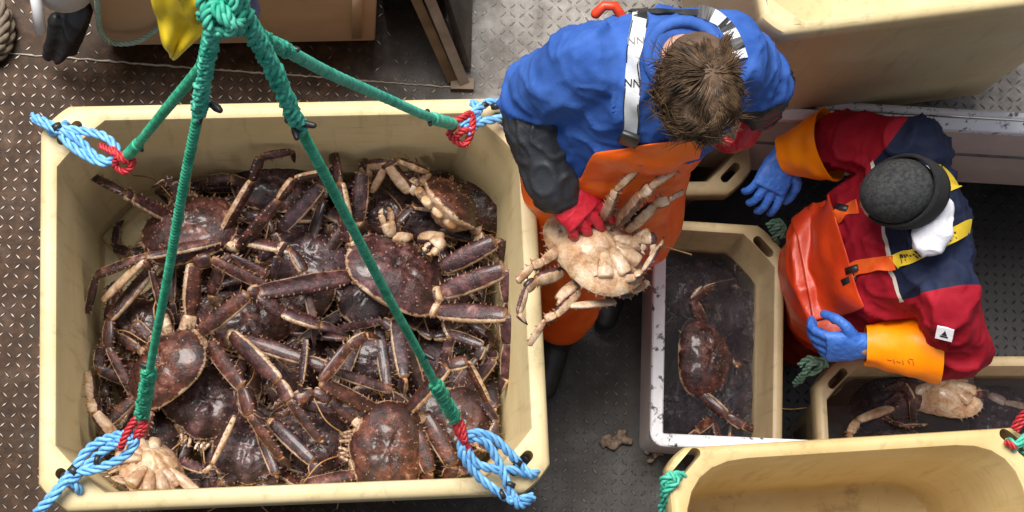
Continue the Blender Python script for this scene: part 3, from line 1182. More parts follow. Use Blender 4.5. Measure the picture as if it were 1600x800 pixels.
G = 'king crabs heaped in the big tub'
P1 = 1 / 600.0           # photo pixel width to metres at pile height
def hd(dx, dy):
    return V((dx, -dy, 0))
ALLA = [(-1, 0), (-1, 1), (-1, 2), (1, 0), (1, 1), (1, 2), (-1, 3), (1, 3)]
TOP = [
 # centre crab
 dict(seed=1, hue=0.75, shade_tone=0.00, c=U(622, 425, .44), head=hd(.45, -.9), up=(.42, .42, 1), size=1.24, label='purple brown crab with broad back, crossed by the right green rope', legs=[
   (40 * P1, 25, 'mcpd', wl((548, 432, .47), (402, 458, .52), (440, 488, .5), (500, 508, .49), (552, 522, .47))),
   (33 * P1, -50, 'mc', wl((545, 378, .46), (531, 285, .52), (520, 240, .46))),
   (38 * P1, 10, 'mcp', wl((690, 420, .45), (775, 377, .5), (792, 400, .44))),
   (40 * P1, 10, 'mcp', wl((690, 458, .46), (790, 420, .52), (797, 470, .48), (792, 540, .4))),
   (38 * P1, -10, 'mcpd', wl((684, 487, .45), (792, 492, .52), (795, 535, .48), (790, 590, .42), (775, 620, .36))),
   (30 * P1, 160, 'mg', wl((655, 372, .42), (692, 372, .47), (664, 398, .46)))], auto=[]),
 # crab on its side by the far right corner
 dict(seed=2, hue=0.1, shade_tone=0.00, c=U(703, 315, .45), head=hd(-.75, -.45), up=(.75, .8, .42), size=1.08, label='crab tipped on its side in the far right corner showing a cream underside', legs=[
   (28 * P1, 150, 'mcp', wl((640, 300, .45), (606, 255, .52), (577, 258, .48), (570, 300, .4))),
   (27 * P1, 60, 'mcp', wl((668, 268, .48), (622, 250, .53), (600, 262, .5), (580, 300, .42))),
   (22 * P1, 200, 'mcp', wl((752, 362, .43), (744, 388, .4), (720, 395, .36)))], auto=[(1, 0), (1, 1)]),
 # lower middle
 dict(seed=3, hue=0.15, shade_tone=0.00, c=U(602, 702, .46), head=hd(-1, -.1), up=(.05, -.05, 1), size=1.1, label='flat brown crab lying at the near edge of the tub with its back upward', legs=[
   (33 * P1, 15, 'mc', wl((640, 652, .46), (672, 738, .46), (660, 752, .42))),
   (35 * P1, 15, 'mc', wl((662, 645, .44), (708, 728, .44), (700, 750, .4))),
   (30 * P1, 20, 'mcpd', wl((590, 642, .46), (500, 597, .55), (545, 540, .55), (572, 524, .54), (600, 528, .5))),
   (30 * P1, -30, 'mcp', wl((640, 640, .47), (700, 572, .55), (730, 565, .56), (762, 628, .48))),
   (26 * P1, 30, 'mcp', wl((560, 740, .44), (470, 758, .46), (455, 750, .42), (440, 740, .38)))], auto=[(1, 3)]),
 # left
 dict(seed=4, hue=0.2, shade_tone=0.00, c=U(258, 572, .44), head=hd(-.55, -.75), up=(-.6, .12, 1), size=1.05, label='reddish brown crab left of the lower left rope with a pale frilled edge', legs=[
   (34 * P1, 20, 'mcp', wl((298, 492, .46), (302, 412, .53), (330, 405, .54), (425, 452, .5))),
   (33 * P1, 10, 'mcp', wl((312, 520, .46), (388, 460, .53), (405, 455, .52), (440, 480, .46))),
   (32 * P1, 25, 'mcpd', wl((325, 535, .46), (378, 605, .53), (390, 648, .53), (438, 715, .5), (460, 738, .46))),
   (28 * P1, 100, 'mcp', wl((255, 490, .43), (236, 420, .48), (225, 405, .5), (160, 470, .42)))], auto=[(-1, 1), (-1, 2), (-1, 3)]),
 # upper left big one
 dict(seed=5, hue=0.35, shade_tone=0.05, c=U(295, 355, .42), head=hd(-.3, -.9), up=(-.2, .25, 1), size=1.12, label='brown crab by the far left corner behind the upper left rope', legs=[
   (28 * P1, 15, 'mcpd', wl((265, 340, .42), (206, 308, .52), (196, 302, .53), (143, 275, .52), (114, 263, .48))),
   (27 * P1, 60, 'mcpd', wl((345, 370, .44), (394, 282, .54), (407, 245, .57), (455, 237, .56), (464, 258, .5))),
   (29 * P1, 60, 'mcpd', wl((372, 388, .45), (436, 312, .54), (460, 280, .56), (500, 271, .55), (512, 290, .5))),
   (23 * P1, 20, 'mcp', wl((345, 375, .46), (228, 400, .5), (150, 430, .45), (136, 490, .4))),
   (20 * P1, 0, 'mcd', wl((285, 330, .45), (272, 284, .5), (258, 282, .5), (234, 297, .46)))], auto=[(1, 2), (-1, 2)]),
 dict(seed=6, hue=0.4, shade_tone=0.12, c=U(395, 505, 0.33), head=hd(.3, .9), up=(.2, .1, 1), size=1.0, label='crab in the middle of the heap with two long legs reaching to the near side', legs=[
   (32 * P1, 25, 'mcpd', wl((362, 522, .45), (436, 596, .52), (452, 625, .52), (500, 688, .49), (512, 700, .45))),
   (30 * P1, 0, 'mcp', wl((380, 530, .44), (480, 562, .48), (520, 580, .48), (612, 610, .44))),
   (26 * P1, 10, 'mcp', wl((330, 460, .44), (345, 415, .48), (360, 400, .47), (420, 430, .46)))], auto=[(-1, 0), (-1, 1), (1, 3)]),
 dict(seed=7, hue=0.9, shade_tone=0.40, c=U(478, 400, 0.32), head=hd(.2, -.9), up=(-.1, .1, 1), size=1.1, label='wet dark crab under the raised legs between the two green ropes', legs=[
   (31 * P1, 15, 'mcp', wl((440, 358, .43), (502, 288, .5), (512, 270, .5), (530, 260, .46))),
   (26 * P1, 60, 'mcp', wl((405, 405, .42), (445, 380, .47), (435, 400, .47), (420, 440, .44)))], auto=[(1, 0), (1, 1), (1, 2), (-1, 2)]),
 dict(seed=8, hue=1, shade_tone=0.45, c=U(592, 570, 0.31), head=hd(.1, 1), up=(.1, -.2, 1), size=.9, label='dark blue grey crab low in the heap below the right rope', legs=[
   (26 * P1, 30, 'mcp', wl((470, 632, .44), (560, 642, .47), (575, 648, .46), (590, 650, .4))),
   (22 * P1, 30, 'pd', wl((478, 530, .52), (470, 600, .5), (466, 628, .46))),
   (28 * P1, 0, 'mc', wl((618, 500, .4), (632, 590, .46), (628, 610, .4)))], auto=[(1, 0), (1, 1), (-1, 3)]),
 dict(seed=9, hue=0.5, shade_tone=0.38, c=U(325, 632, 0.33), head=hd(-.3, .9), up=(.1, .1, 1), size=1.12, label='dark warty crab deep at lower left between two ropes', legs=[
   (28 * P1, 70, 'mcp', wl((365, 650, .44), (330, 725, .47), (318, 735, .46), (280, 720, .4)))], auto=[(-1, 0), (-1, 1), (1, 1), (1, 2)]),
 dict(seed=10, hue=0.8, shade_tone=0.42, c=U(392, 712, 0.35), head=hd(-.1, 1), up=(0, .15, 1), size=.9, label='blue black crab at the near edge left of the middle', legs=[
   (30 * P1, 10, 'mcp', wl((425, 660, .42), (490, 722, .46), (494, 740, .45), (470, 760, .4))),
   (26 * P1, 10, 'mc', wl((402, 655, .44), (432, 742, .46), (420, 755, .42)))], auto=[(-1, 0), (-1, 3), (1, 3), (1, 0)]),
 dict(seed=11, c=U(232, 738, .44), head=hd(-.5, .3), up=(-.25, -.55, -.7), size=1.02, label='crab turned belly up in the near left corner, cream white below', legs=[
   (25 * P1, 180, 'mcp', wl((185, 690, .46), (148, 645, .5), (142, 625, .48), (138, 580, .42))),
   (24 * P1, 180, 'mc', wl((262, 735, .47), (310, 772, .48), (330, 778, .46)))], auto=[]),
 dict(seed=12, hue=0.2, shade_tone=0.10, c=U(724, 668, 0.31), head=hd(.7, .3), up=(.15, -.1, 1), size=.95, label='brown crab half hidden behind the lower right rope knot', auto=[(-1, 0), (-1, 1), (1, 2)]),
 dict(seed=13, hue=0.5, shade_tone=0.40, c=U(712, 552, 0.28), head=hd(.6, -.3), up=(.1, .3, 1), size=.98, label='shadowed crab at the right wall below the three parallel legs', legs=[
   (22 * P1, 0, 'mcp', wl((700, 520, .4), (755, 540, .43), (745, 560, .42), (712, 600, .4)))], auto=[(1, 0), (1, 1), (-1, 0), (-1, 3)]),
 dict(seed=14, hue=0.4, shade_tone=0.35, c=U(600, 325, 0.31), head=hd(.2, 1), up=(0, .2, 1), size=1.0, label='shadowed crab at the far wall with one white claw tip showing', legs=[
   (32 * P1, 10, 'mc', wl((560, 345, .43), (566, 268, .47), (575, 255, .42))),
   (25 * P1, 185, 'mg', wl((640, 370, .4), (612, 370, .42), (600, 322, .46)))], auto=[(-1, 0), (1, 1), (1, 2)]),
 dict(seed=15, hue=0.5, shade_tone=0.30, c=U(430, 285, 0.32), head=hd(.1, -1), up=(0, .3, 1), size=1.0, label='dark crab against the far wall behind two raised pale legs', auto=[(-1, 0), (-1, 1), (-1, 2), (1, 0), (1, 1), (1, 2)]),
 dict(seed=16, hue=0.2, shade_tone=0.25, c=U(215, 510, .3), head=hd(-.2, .9), up=(-.2, 0, 1), size=.85, label='crab squeezed along the left wall among folded legs', auto=[(-1, 0), (-1, 1), (1, 0), (1, 3)]),
 dict(seed=17, hue=0.3, shade_tone=0.35, c=U(500, 700, 0.32), head=hd(.6, .6), up=(0, 0, 1), size=.82, label='crab low at the near side left of the flat brown one', auto=ALLA[:6]),
 dict(seed=18, hue=0.3, shade_tone=0.30, c=U(770, 320, 0.31), head=hd(.2, -.8), up=(.3, .2, 1), size=.9, label='small dark crab pressed into the far right corner', auto=ALLA[:6]),
]
for d in TOP:
    d.setdefault('legs', ())
    crab(clampf=clamp_tub, group=G, curl=1.2, spread=.8, **d)
# buried layers: copies of three curled crabs
rnd = random.Random(21)
for gx in range(5):
    for gy in range(4):
        if gx == 0 and gy > 1:
            continue
        x, y = -.4 + gx * .2 + rnd.uniform(-.03, .03), -.31 + gy * .205 + rnd.uniform(-.03, .03)
        q = V((tc_.x + x * math.cos(T_rot) - y * math.sin(T_rot), tc_.y + x * math.sin(T_rot) + y * math.cos(T_rot), .28 + rnd.uniform(-.04, .04)))
        a = rnd.uniform(0, 6.28)
        crab(100 + gx * 4 + gy, q, (math.cos(a), math.sin(a), 0), (rnd.uniform(-.3, .3), rnd.uniform(-.3, .3), 1), 1.0, auto=ALLA, group=G, curl=1.4, spread=.7, shade_tone=rnd.uniform(.1, .6), clampf=clamp_tub,  # darkened for lying deep, shade put into the shell colour
             label='crab buried in the dark lower layers of the heap')

def box_clamp(c, hx, hy, rot, zmin):
    def f(q):
        d = q - c
        ca, sa = math.cos(-rot), math.sin(-rot)
        x, y = d.x * ca - d.y * sa, d.x * sa + d.y * ca
        x, y = max(-hx, min(hx, x)), max(-hy, min(hy, y))
        ca, sa = math.cos(rot), math.sin(rot)
        return V((c.x + x * ca - y * sa, c.y + x * sa + y * ca, max(zmin, q.z)))
    return f
CL_A = box_clamp(ca_c, .44 - .1, .42 - .1, rad(-2.5), -.6)
CL_C = box_clamp(cc_c, .5 - .1, .42 - .1, rad(1), -.6)
# crabs in the hold tubs
G2 = 'crabs under water in the hold tub'
crab(41, U(1108, 560, -.295), hd(1, .05), (.3, .05, 1), 1.15, legs=[
    (24 / 530, 15, 'mcp', wl((1090, 612, -.28), (1135, 648, -.262), (1160, 665, -.262), (1190, 676, -.3))),
    (24 / 530, 15, 'mcp', wl((1100, 505, -.28), (1082, 470, -.262), (1100, 452, -.265), (1150, 440, -.3)))],
    auto=[(-1, 1), (1, 1), (1, 3)], label='plum coloured crab just under the water beside the white rim', group=G2, spread=.7, clampf=CL_A)
for k, (x, y, hx_, hy_) in enumerate([(1090, 455, .5, 1), (1165, 510, -1, .4), (1060, 640, 0, 1), (1160, 610, 1, 1)]):
    crab(50 + k, U(x, y, -.315 - .006 * k), hd(hx_, hy_), (.1, .1 * k, 1), 1.0, auto=ALLA[:6], spread=.55, curl=1.5, group=G2, clampf=CL_A,
         label=['dark crab under water at the far end of the hold tub', 'dark crab under water by the right wall of the hold tub', 'dark crab under water at the white rim corner of the hold tub', 'dark crab under water at the near end of the hold tub'][k])
crab(60, U(1470, 612, -.24), hd(.2, -1), (.05, -.5, -.8), 1.1, legs=[
    (24 / 530, 180, 'mcp', wl((1510, 612, -.24), (1545, 618, -.22), (1570, 630, -.21), (1620, 640, -.24)))], auto=[(1, 2)], clampf=CL_C, group='crabs in the lower right hold tub',
    label='pale crab lying belly up in the lower right hold tub', spread=.7)
crab(61, U(1388, 632, -.235), hd(.5, 1), (-.3, .1, .9), 1.0, legs=[
    (20 / 530, 40, 'mcp', wl((1380, 610, -.21), (1412, 600, -.175), (1425, 625, -.17), (1428, 660, -.2))),
    (16 / 530, 120, 'mcpd', wl((1370, 645, -.22), (1395, 660, -.185), (1412, 665, -.17), (1440, 664, -.175), (1452, 663, -.19)))], auto=[(-1, 1), (-1, 2)], clampf=CL_C, group='crabs in the lower right hold tub',
    label='dark crab with bluish folded legs beside the pale belly up crab', spread=.6)
crab(62, U(1560, 660, -.36), hd(1, .3), (0, 0, 1), 1.0, auto=ALLA[:6], spread=.6, curl=1.3, clampf=CL_C, label='dark crab deep in the lower right hold tub near the red rope end', group='crabs in the lower right hold tub')


# ------------------------------------------------------------------ lifting sling
APEX = U(350, -14, 2.95)
sling = empty('lifting_sling', APEX)
tag(sling, 'green braided rope sling with four legs rising from the corners of the crab tub', 'rope sling')
def sleg(pts, r, mat, name='rope_leg', thick=None, seed=1, strands=3, pitch=None, fuzz=0.04, ties=()):
    mb_ = MB()
    P = [U(*p) for p in pts]
    rope(mb_, P, r, strands, pitch, rfun=thick, fuzz=fuzz, seed=seed, nest=strands == 4)
    o = under(mb_.build(name, mat), sling)
    for (tx, ty, tz_, ln, an) in ties:
        t_ = MB()
        c = U(tx, ty, tz_)
        d = V((math.cos(rad(an)), -math.sin(rad(an)), .3)).normalized() * ln
        t_.tube([c - d, c, c + d], [.006, .007, .005], 7)
        e = t_.build('tie', M['tape'])
        e.parent = o
    return o
sleg([(330, 40, 2.75), (318, 95, 2.4), (308, 113, 2.25), (255, 176, 1.62), (218, 222, 1.1), (200, 242, .88)], .0115, M['green_rope'], seed=2, strands=2, pitch=.026, fuzz=.02,
     thick=lambda u: 1.35 if u > .9 else 1, ties=((218, 228, 1.05, .014, 60),))
sleg([(338, -16, 2.95), (334, 40, 2.86), (322, 100, 2.74), (314, 150, 2.64), (310, 180, 2.56)], .0125, M['teal_rope'], seed=3, strands=4, pitch=.085, fuzz=.25, ties=((325, 160, 2.6, .02, 30), (338, 168, 2.62, .008, 40)))
sleg([(310, 176, 2.57), (285, 300, 2.27), (262, 432, 1.9), (240, 545, 1.4), (232, 590, 1.2)], .0095, M['green_rope'], seed=4, strands=2, pitch=.026, fuzz=.02, ties=((312, 182, 2.56, .01, 90),))
sleg([(234, 578, 1.25), (226, 620, 1.05), (221, 652, .93)], .0165, M['green_rope'], seed=5, strands=4, pitch=.07, fuzz=.25, ties=((228, 572, 1.26, .012, 20),))
sleg([(365, -16, 2.95), (385, 30, 2.88), (425, 105, 2.74), (450, 160, 2.64), (468, 200, 2.56)], .014, M['teal_rope'], seed=6, strands=4, pitch=.085, fuzz=.25, ties=((470, 192, 2.58, .022, 15), (462, 205, 2.57, .012, 80)))
sleg([(464, 192, 2.58), (520, 297, 2.3), (600, 452, 1.8), (665, 570, 1.3), (686, 612, 1.15)], .0098, M['green_rope'], seed=7, strands=2, pitch=.026, fuzz=.02, ties=((668, 556, 1.36, .016, 30),))
sleg([(680, 600, 1.2), (700, 635, 1.03), (714, 658, .93)], .0165, M['green_rope'], seed=8, strands=4, pitch=.07, fuzz=.25)
sleg([(360, 0, 2.93), (395, 48, 2.75), (425, 68, 2.58), (452, 80, 2.45)], .0125, M['teal_rope'], seed=9, strands=4, pitch=.075, fuzz=.25, ties=((452, 77, 2.45, .014, 5),))
sleg([(448, 79, 2.47), (520, 117, 2.05), (600, 152, 1.5), (668, 182, 1.08), (708, 194, .88)], .0118, M['teal_rope'], seed=10, strands=2, pitch=.026, fuzz=.02, thick=lambda u: 1.4 if u > .9 else 1, ties=((670, 184, 1.06, .02, 80),))
# the splice at the hook
mb = MB()
rnd = random.Random(5)
for k in range(9):
    c = U(352 + rnd.uniform(-14, 14), -4 + rnd.uniform(-18, 34), 2.92 + rnd.uniform(-.03, .03))
    ax = V((rnd.uniform(-1, 1), rnd.uniform(-1, 1), rnd.uniform(-1, 1))).normalized()
    e1 = ax.orthogonal().normalized()
    e2 = ax.cross(e1)
    ring = [c + (e1 * math.cos(a) + e2 * math.sin(a)) * .024 for a in np.linspace(0, 5.6, 9)]
    rope(mb, ring, .0085, 3, .04, seed=k)
under(mb.build('splice', M['teal_rope']), sling)


def loop_thing(name, paths, r, mat, label, cat, group, z0, strands=3, ties=(), pitch=None):
    c = U(*paths[0][0])
    root = empty(name, c)
    tag(root, label, cat, group)
    mb_ = MB()
    for k, p in enumerate(paths):
        rope(mb_, [U(*q) for q in p], r, strands, pitch, seed=k, fuzz=.03)
    under(mb_.build('cord', mat), root)
    for (tx, ty, tz_, ln, an) in ties:
        t_ = MB()
        q = U(tx, ty, tz_)
        d = V((math.cos(rad(an)), -math.sin(rad(an)), 0)) * ln
        t_.tube([q - d, q + d], r * 1.15, 9, round_cap=False)
        under(t_.build('tape_band', M['tape']), root)
    return root
GB = 'light blue corner loops on the big tub'
GR = 'red cords joining blue loops to green ropes'
BR_ = .0118
loop_thing('rope_loop', [
    [(52, 182, .8), (70, 190, .83), (92, 200, .835), (125, 204, .84), (163, 213, .86), (184, 236, .87), (172, 252, .85), (148, 243, .84), (122, 218, .835), (92, 203, .83), (76, 213, .74)],
    [(108, 190, .74), (98, 200, .82), (100, 217, .83), (128, 240, .84), (160, 254, .86), (182, 248, .86)],
    [(55, 186, .8), (74, 196, .83), (90, 203, .84)]],
    BR_, M['blue_rope'], 'light blue rope loop through the holes in the far left tub corner', 'rope loop', GB, .8, ties=((89, 199, .838, .008, 60),))
loop_thing('rope_loop', [
    [(724, 198, .88), (740, 176, .86), (764, 160, .83), (790, 166, .8), (800, 176, .74)],
    [(730, 206, .88), (752, 192, .85), (785, 184, .82), (802, 180, .74)],
    [(738, 160, .83), (748, 172, .84), (742, 192, .86)]],
    BR_, M['blue_rope'], 'light blue rope loop at the far right tub corner under the blue sleeve', 'rope loop', GB, .8, ties=((756, 165, .84, .006, 60), (775, 166, .835, .006, 80)))
loop_thing('rope_loop', [
    [(58, 800, .78), (80, 775, .81), (112, 737, .83), (138, 702, .85), (172, 683, .88), (204, 678, .91), (212, 690, .91), (192, 714, .88), (150, 733, .85), (112, 742, .83), (84, 776, .815), (62, 798, .78)],
    [(100, 755, .82), (122, 742, .83), (152, 712, .85), (178, 694, .89), (205, 686, .92)],
    [(110, 748, .82), (122, 764, .8), (126, 772, .72)]],
    BR_, M['blue_rope'], 'light blue rope loop at the near left tub corner beside the belly up crab', 'rope loop', GB, .8, ties=((115, 735, .835, .009, -50), (152, 718, .86, .006, 10)))
loop_thing('rope_loop', [
    [(722, 690, .91), (738, 676, .92), (770, 684, .89), (800, 712, .85), (816, 730, .82), (832, 742, .8), (842, 728, .74)],
    [(722, 684, .91), (722, 710, .9), (745, 742, .86), (780, 770, .83), (802, 782, .81), (832, 776, .78)],
    [(732, 684, .91), (758, 690, .9), (780, 725, .86), (795, 762, .83), (806, 782, .81)],
    [(726, 695, .91), (742, 722, .88), (772, 733, .86), (800, 734, .83), (830, 742, .8)],
    [(802, 780, .82), (812, 790, .8), (830, 780, .76)]],
    BR_, M['blue_rope'], 'light blue rope loop at the near right tub corner above the grey deck', 'rope loop', GB, .8, ties=((797, 757, .835, .006, -70), (784, 772, .832, .006, -30), (808, 722, .835, .007, -60)))
for lab, paths in (
    ('red cord at the end of the upper left green rope', [[(158, 228, .85), (178, 238, .885), (196, 246, .89), (206, 258, .88), (194, 268, .86), (180, 258, .86), (184, 242, .89)], [(176, 232, .88), (192, 250, .89), (208, 252, .87), (200, 266, .86)]]),
    ('red cord at the end of the upper right green rope', [[(704, 190, .88), (722, 184, .89), (736, 178, .87), (738, 198, .88), (728, 224, .86), (714, 222, .86), (702, 208, .87), (712, 196, .89)], [(712, 214, .87), (724, 204, .89), (736, 208, .87), (726, 228, .86)]]),
    ('red cord at the end of the lower left green rope', [[(226, 645, .95), (214, 652, .94), (200, 672, .93), (192, 690, .92), (188, 700, .9)], [(224, 652, .95), (220, 668, .93), (212, 682, .92), (222, 676, .92), (228, 662, .94)]]),
    ('red cord at the end of the lower right green rope', [[(708, 652, .95), (714, 668, .94), (722, 684, .93), (732, 702, .9)], [(716, 650, .95), (722, 668, .94), (726, 688, .93), (716, 676, .93), (710, 660, .95)]])):
    loop_thing('red_cord', paths, .0095, M['red_rope'], lab, 'cord', GR, .85, pitch=.04)

# frayed rope ends on the other tubs
for lab, c, m, paths in (
    ('old green rope end knotted on the hold tub corner under the blue gloved hand', 0, M['old_rope'], [[(1200, 352, -.04), (1215, 345, -.02), (1225, 358, -.03), (1210, 368, -.04), (1216, 380, -.1)], [(1205, 362, -.02), (1220, 352, -.01), (1222, 370, -.05)]]),
    ('old green rope end knotted on the tub corner below the clenched blue glove', 0, M['old_rope'], [[(1250, 570, -.03), (1265, 560, 0), (1282, 568, .0), (1275, 580, -.02), (1255, 585, -.06), (1242, 600, -.15)], [(1262, 572, .01), (1285, 562, .0), (1290, 572, -.02)], [(1270, 565, 0.01), (1258, 580, -.02), (1250, 596, -.1)]]),
    ('teal green rope knotted on the left slot of the foreground amber tub', 0, M['teal_rope'], [[(1068, 742, .8), (1050, 742, .82), (1035, 752, .8), (1050, 765, .79), (1060, 755, .78), (1042, 748, .79), (1036, 775, .74), (1040, 800, .68), (1034, 830, .6)], [(1046, 740, .82), (1058, 752, .82), (1040, 768, .79), (1046, 790, .72), (1030, 815, .6)], [(1062, 744, .81), (1044, 756, .8), (1056, 772, .76), (1034, 790, .7), (1040, 812, .66)]]),
    ('teal green rope knotted on the right slot of the foreground amber tub', 0, M['teal_rope'], [[(1575, 688, .8), (1590, 694, .82), (1602, 682, .82), (1610, 700, .8), (1596, 712, .76), (1612, 720, .7)], [(1582, 702, .8), (1600, 690, .82), (1604, 705, .8), (1590, 716, .74)]])):
    loop_thing('rope_end', paths, .0105, m, lab, 'rope end', 'rope ends on the other tubs', 0)
loop_thing('red_cord', [[(1584, 668, .84), (1594, 652, .86), (1606, 640, .88), (1625, 625, .9)], [(1588, 672, .84), (1600, 656, .86), (1615, 640, .88)], [(1572, 690, .82), (1586, 700, .82)]], .009, M['red_rope'], 'red cord at the right corner of the foreground amber tub', 'cord', None, 0, pitch=.05)


# ------------------------------------------------------------------ things at the far side of the deck
def slab(name, quad, z0, z1, mat, parent=None, bev=.006):
    """upright box from a ground quad"""
    mb_ = MB()
    lo = [V((p.x, p.y, z0)) for p in quad]
    hi = [V((p.x, p.y, z1)) for p in quad]
    mb_.rings([lo, hi])
    o = mb_.build(name, mat, smooth=False)
    applied(o, [('BEVEL', dict(width=bev, segments=2))])
    if parent:
        under(o, parent)
    return o
a, b = U(166, 72, .03), U(586, 64, .03)
d = (b - a).normalized()
pz = V((-d.y, d.x, 0))
lk = empty('deck_locker', (a.x, a.y, 0))
tag(lk, 'long tan painted locker with scuffed front at the top edge behind the slings', 'locker')
slab('locker_body', [a, b, b + pz * .5, a + pz * .5], .03, .62, M['tan_paint'], lk)
slab('plinth', [a + pz * .02 - d * .01 * 0 + d * .01, b + pz * .02 - d * .01, b + pz * .48 - d * .01, a + pz * .48 + d * .01], 0, .029, M['brown_steel'], lk, .002)
mb = MB()
for k in range(2):
    q = a.lerp(b, .55 + .38 * k) - pz * .004
    mb_ = MB()
    mb_.box(q + V((0, 0, .3)), (.03, .012, .5), Matrix((d, pz, V((0, 0, 1)))).transposed())
    under(mb_.build('strap_bar', M['tan_paint']), lk)
a, b = U(600, 18, .0), U(700, 10, .0)
d2 = (b - a).normalized()
pz2 = V((-d2.y, d2.x, 0))
slab('gap_dark_box', [a, b, b + pz2 * .6, a + pz2 * .6], 0, .9, M['black'])  # black box added to make the shaded gap dark
tag(bpy.data.objects['gap_dark_box'], 'added black box standing in for the dark gap right of the tan locker', 'dark stand-in')

# leaning hatch board: angle iron frame with checker plate
lb = empty('leaning_board', U(725, 132, 0))
tag(lb, 'steel edged checker plate board leaning in front of the grey deck at the top', 'board')
f0, f1 = U(724, 128, .015), U(655, -40, .42)
mb = MB()
mb.tube([f0, f1], .021, 4, up=(0.6, 0, .8), cap=True, round_cap=False)
under(mb.build('frame_bar', M['steel'], smooth=False), lb)
mb = MB()
mb.tube([f0 + V((-.035, .01, .0)), f1 + V((-.04, 0, .0))], .02, 4, up=(.3, 0, 1), round_cap=False)
under(mb.build('frame_bar', M['brown_steel'], smooth=False), lb)
mb = MB()
g0, g1, g2 = U(733, 108, .03), U(737, -60, .1), U(680, -60, .42)
nn = (g1 - g0).cross(g2 - g0).normalized() * .006
gg0 = U(722, 96, .06)
mb.rings([[g0 - nn, g1 - nn, g2 - nn, gg0 - nn], [g0 + nn, g1 + nn, g2 + nn, gg0 + nn]])
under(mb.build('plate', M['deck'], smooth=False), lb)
mb = MB()
mb.box(U(722, 132, .012), (.07, .035, .024))
under(mb.build('foot', M['brown_steel'], smooth=False), lb)

# black rubber flap, white canister, rope coil
mb = MB()
mb.tube(catmull([U(128, -30, .3), U(118, 20, .28), U(105, 55, .22), U(90, 92, .12)], 6), [.05, .05, .052, .054, .055, .056, .055, .054, .053, .05, .047, .044, .042, .04, .037, .034, .032, .03, .02][:19], 14, flat=(1, .5))
mb.tube(catmull([U(140, -10, .3), U(128, 40, .26), U(110, 78, .16)], 6), .022, 10)
mb.tube(catmull([U(88, 30, .26), U(82, 60, .2), U(78, 84, .1)], 6), .022, 10)
o = blob(mb, 'rubber_flap', M['black'], .007, 2, (.006, foldfn(16, 1, 1, 1, 4)))
tag(o, 'black wet rubber flap hanging down below the white canister, top left', 'rubber flap')
can = empty('canister', U(90, -40, .5))
tag(can, 'white plastic canister with a white outlet tube at the top left edge', 'canister')
mb = MB()
c = U(98, -38, .45)
mb.rings([[c + V((math.cos(t) * r, math.sin(t) * r, z)) for t in np.linspace(0, 2 * math.pi, 28, endpoint=False)] for r, z in ((.02, -.1), (.075, -.09), (.088, -.06), (.09, .05), (.085, .12), (.07, .15))])
under(mb.build('canister_body', M['white_plastic']), can)
mb = MB()
mb.tube([U(52, -25, .5), U(58, 10, .46), U(64, 50, .4)], .0165, 14, round_cap=False)
under(mb.build('outlet_tube', M['white_plastic']), can)
mb = MB()
co_ = [U(-10, 5, .03), U(8, 20, .035), U(14, 50, .03), U(6, 78, .03), U(-14, 92, .03), U(-40, 95, .03), U(-60, 60, .03), U(-50, 20, .03), U(-20, 0, .05), U(2, 12, .06), U(5, 45, .06), U(-4, 72, .06), U(-30, 84, .06)]
rope(mb, co_, .021, 3, .1, seed=3)
tag(mb.build('rope_coil', M['grey_rope']), 'coil of thick grey brown rope lying at the upper left edge', 'rope coil')
mb = MB()
rope(mb, [U(150, -20, .6), U(153, 20, .4), U(158, 50, .24), U(176, 67, .17), U(212, 66, .17), U(236, 52, .2), U(252, 40, .26)], .0085, 3, .05, seed=3)
tag(mb.build('thin_rope', M['pale_rope']), 'pale green rope hanging in a bend before the left end of the tan locker', 'rope')

# yellow oilskin bundle behind the sling
yb = empty('oilskin_bundle', U(290, 20, 1.35))
tag(yb, 'bright yellow oilskin bundle with a pointed corner hanging behind the green knot', 'oilskin')
def cloth(quadfn, nu, nv, th, name, mat, parent):
    mb_ = MB()
    vs = [quadfn(i / nu, j / nv) for i in range(nu + 1) for j in range(nv + 1)]
    fs = [(i * (nv + 1) + j, (i + 1) * (nv + 1) + j, (i + 1) * (nv + 1) + j + 1, i * (nv + 1) + j + 1) for i in range(nu) for j in range(nv)]
    mb_.add(vs, fs)
    o_ = mb_.build(name, mat)
    applied(o_, [('SOLIDIFY', dict(thickness=th)), ('SUBSURF', dict(levels=1, render_levels=1))])
    o_.data.polygons.foreach_set('use_smooth', [True] * len(o_.data.polygons))
    under(o_, parent)
    return o_
def yq(p00, p10, p01, p11, amp, sd_):
    def f(u, v):
        q = p00.lerp(p10, u).lerp(p01.lerp(p11, u), v)
        k = amp * noise.noise(V((u * 3 + sd_, v * 3, 0))) + amp * .8 * abs(noise.noise(V((u * 6, v * 2 + sd_, 3))))
        return q + V((0, -k, k))
    return f
cloth(yq(U(222, -30, 1.5), U(420, -30, 1.55), U(266, 86, 1.2), U(272, 87, 1.2), .04, 1), 14, 14, .006, 'front_fold', M['yellow_sheet'], yb)
cloth(yq(U(252, -30, 1.62), U(430, -40, 1.6), U(300, 40, 1.45), U(330, 30, 1.45), .05, 7), 14, 12, .006, 'top_fold', M['yellow_sheet'], yb)
bm_ = MB()
bm_.tube(catmull([U(368, -40, 2.1), U(385, 0, 2.0), U(398, 25, 1.9)], 4), [.016, .018, .02, .02, .02, .02, .018, .016, .01], 10)
tag(bm_.build('hook_shank', pm('blue_paint', (.03, .045, .16), (.06, .08, .24), 10, .5)), 'dark blue hook shank seen inside the green rope knot', 'crane hook')

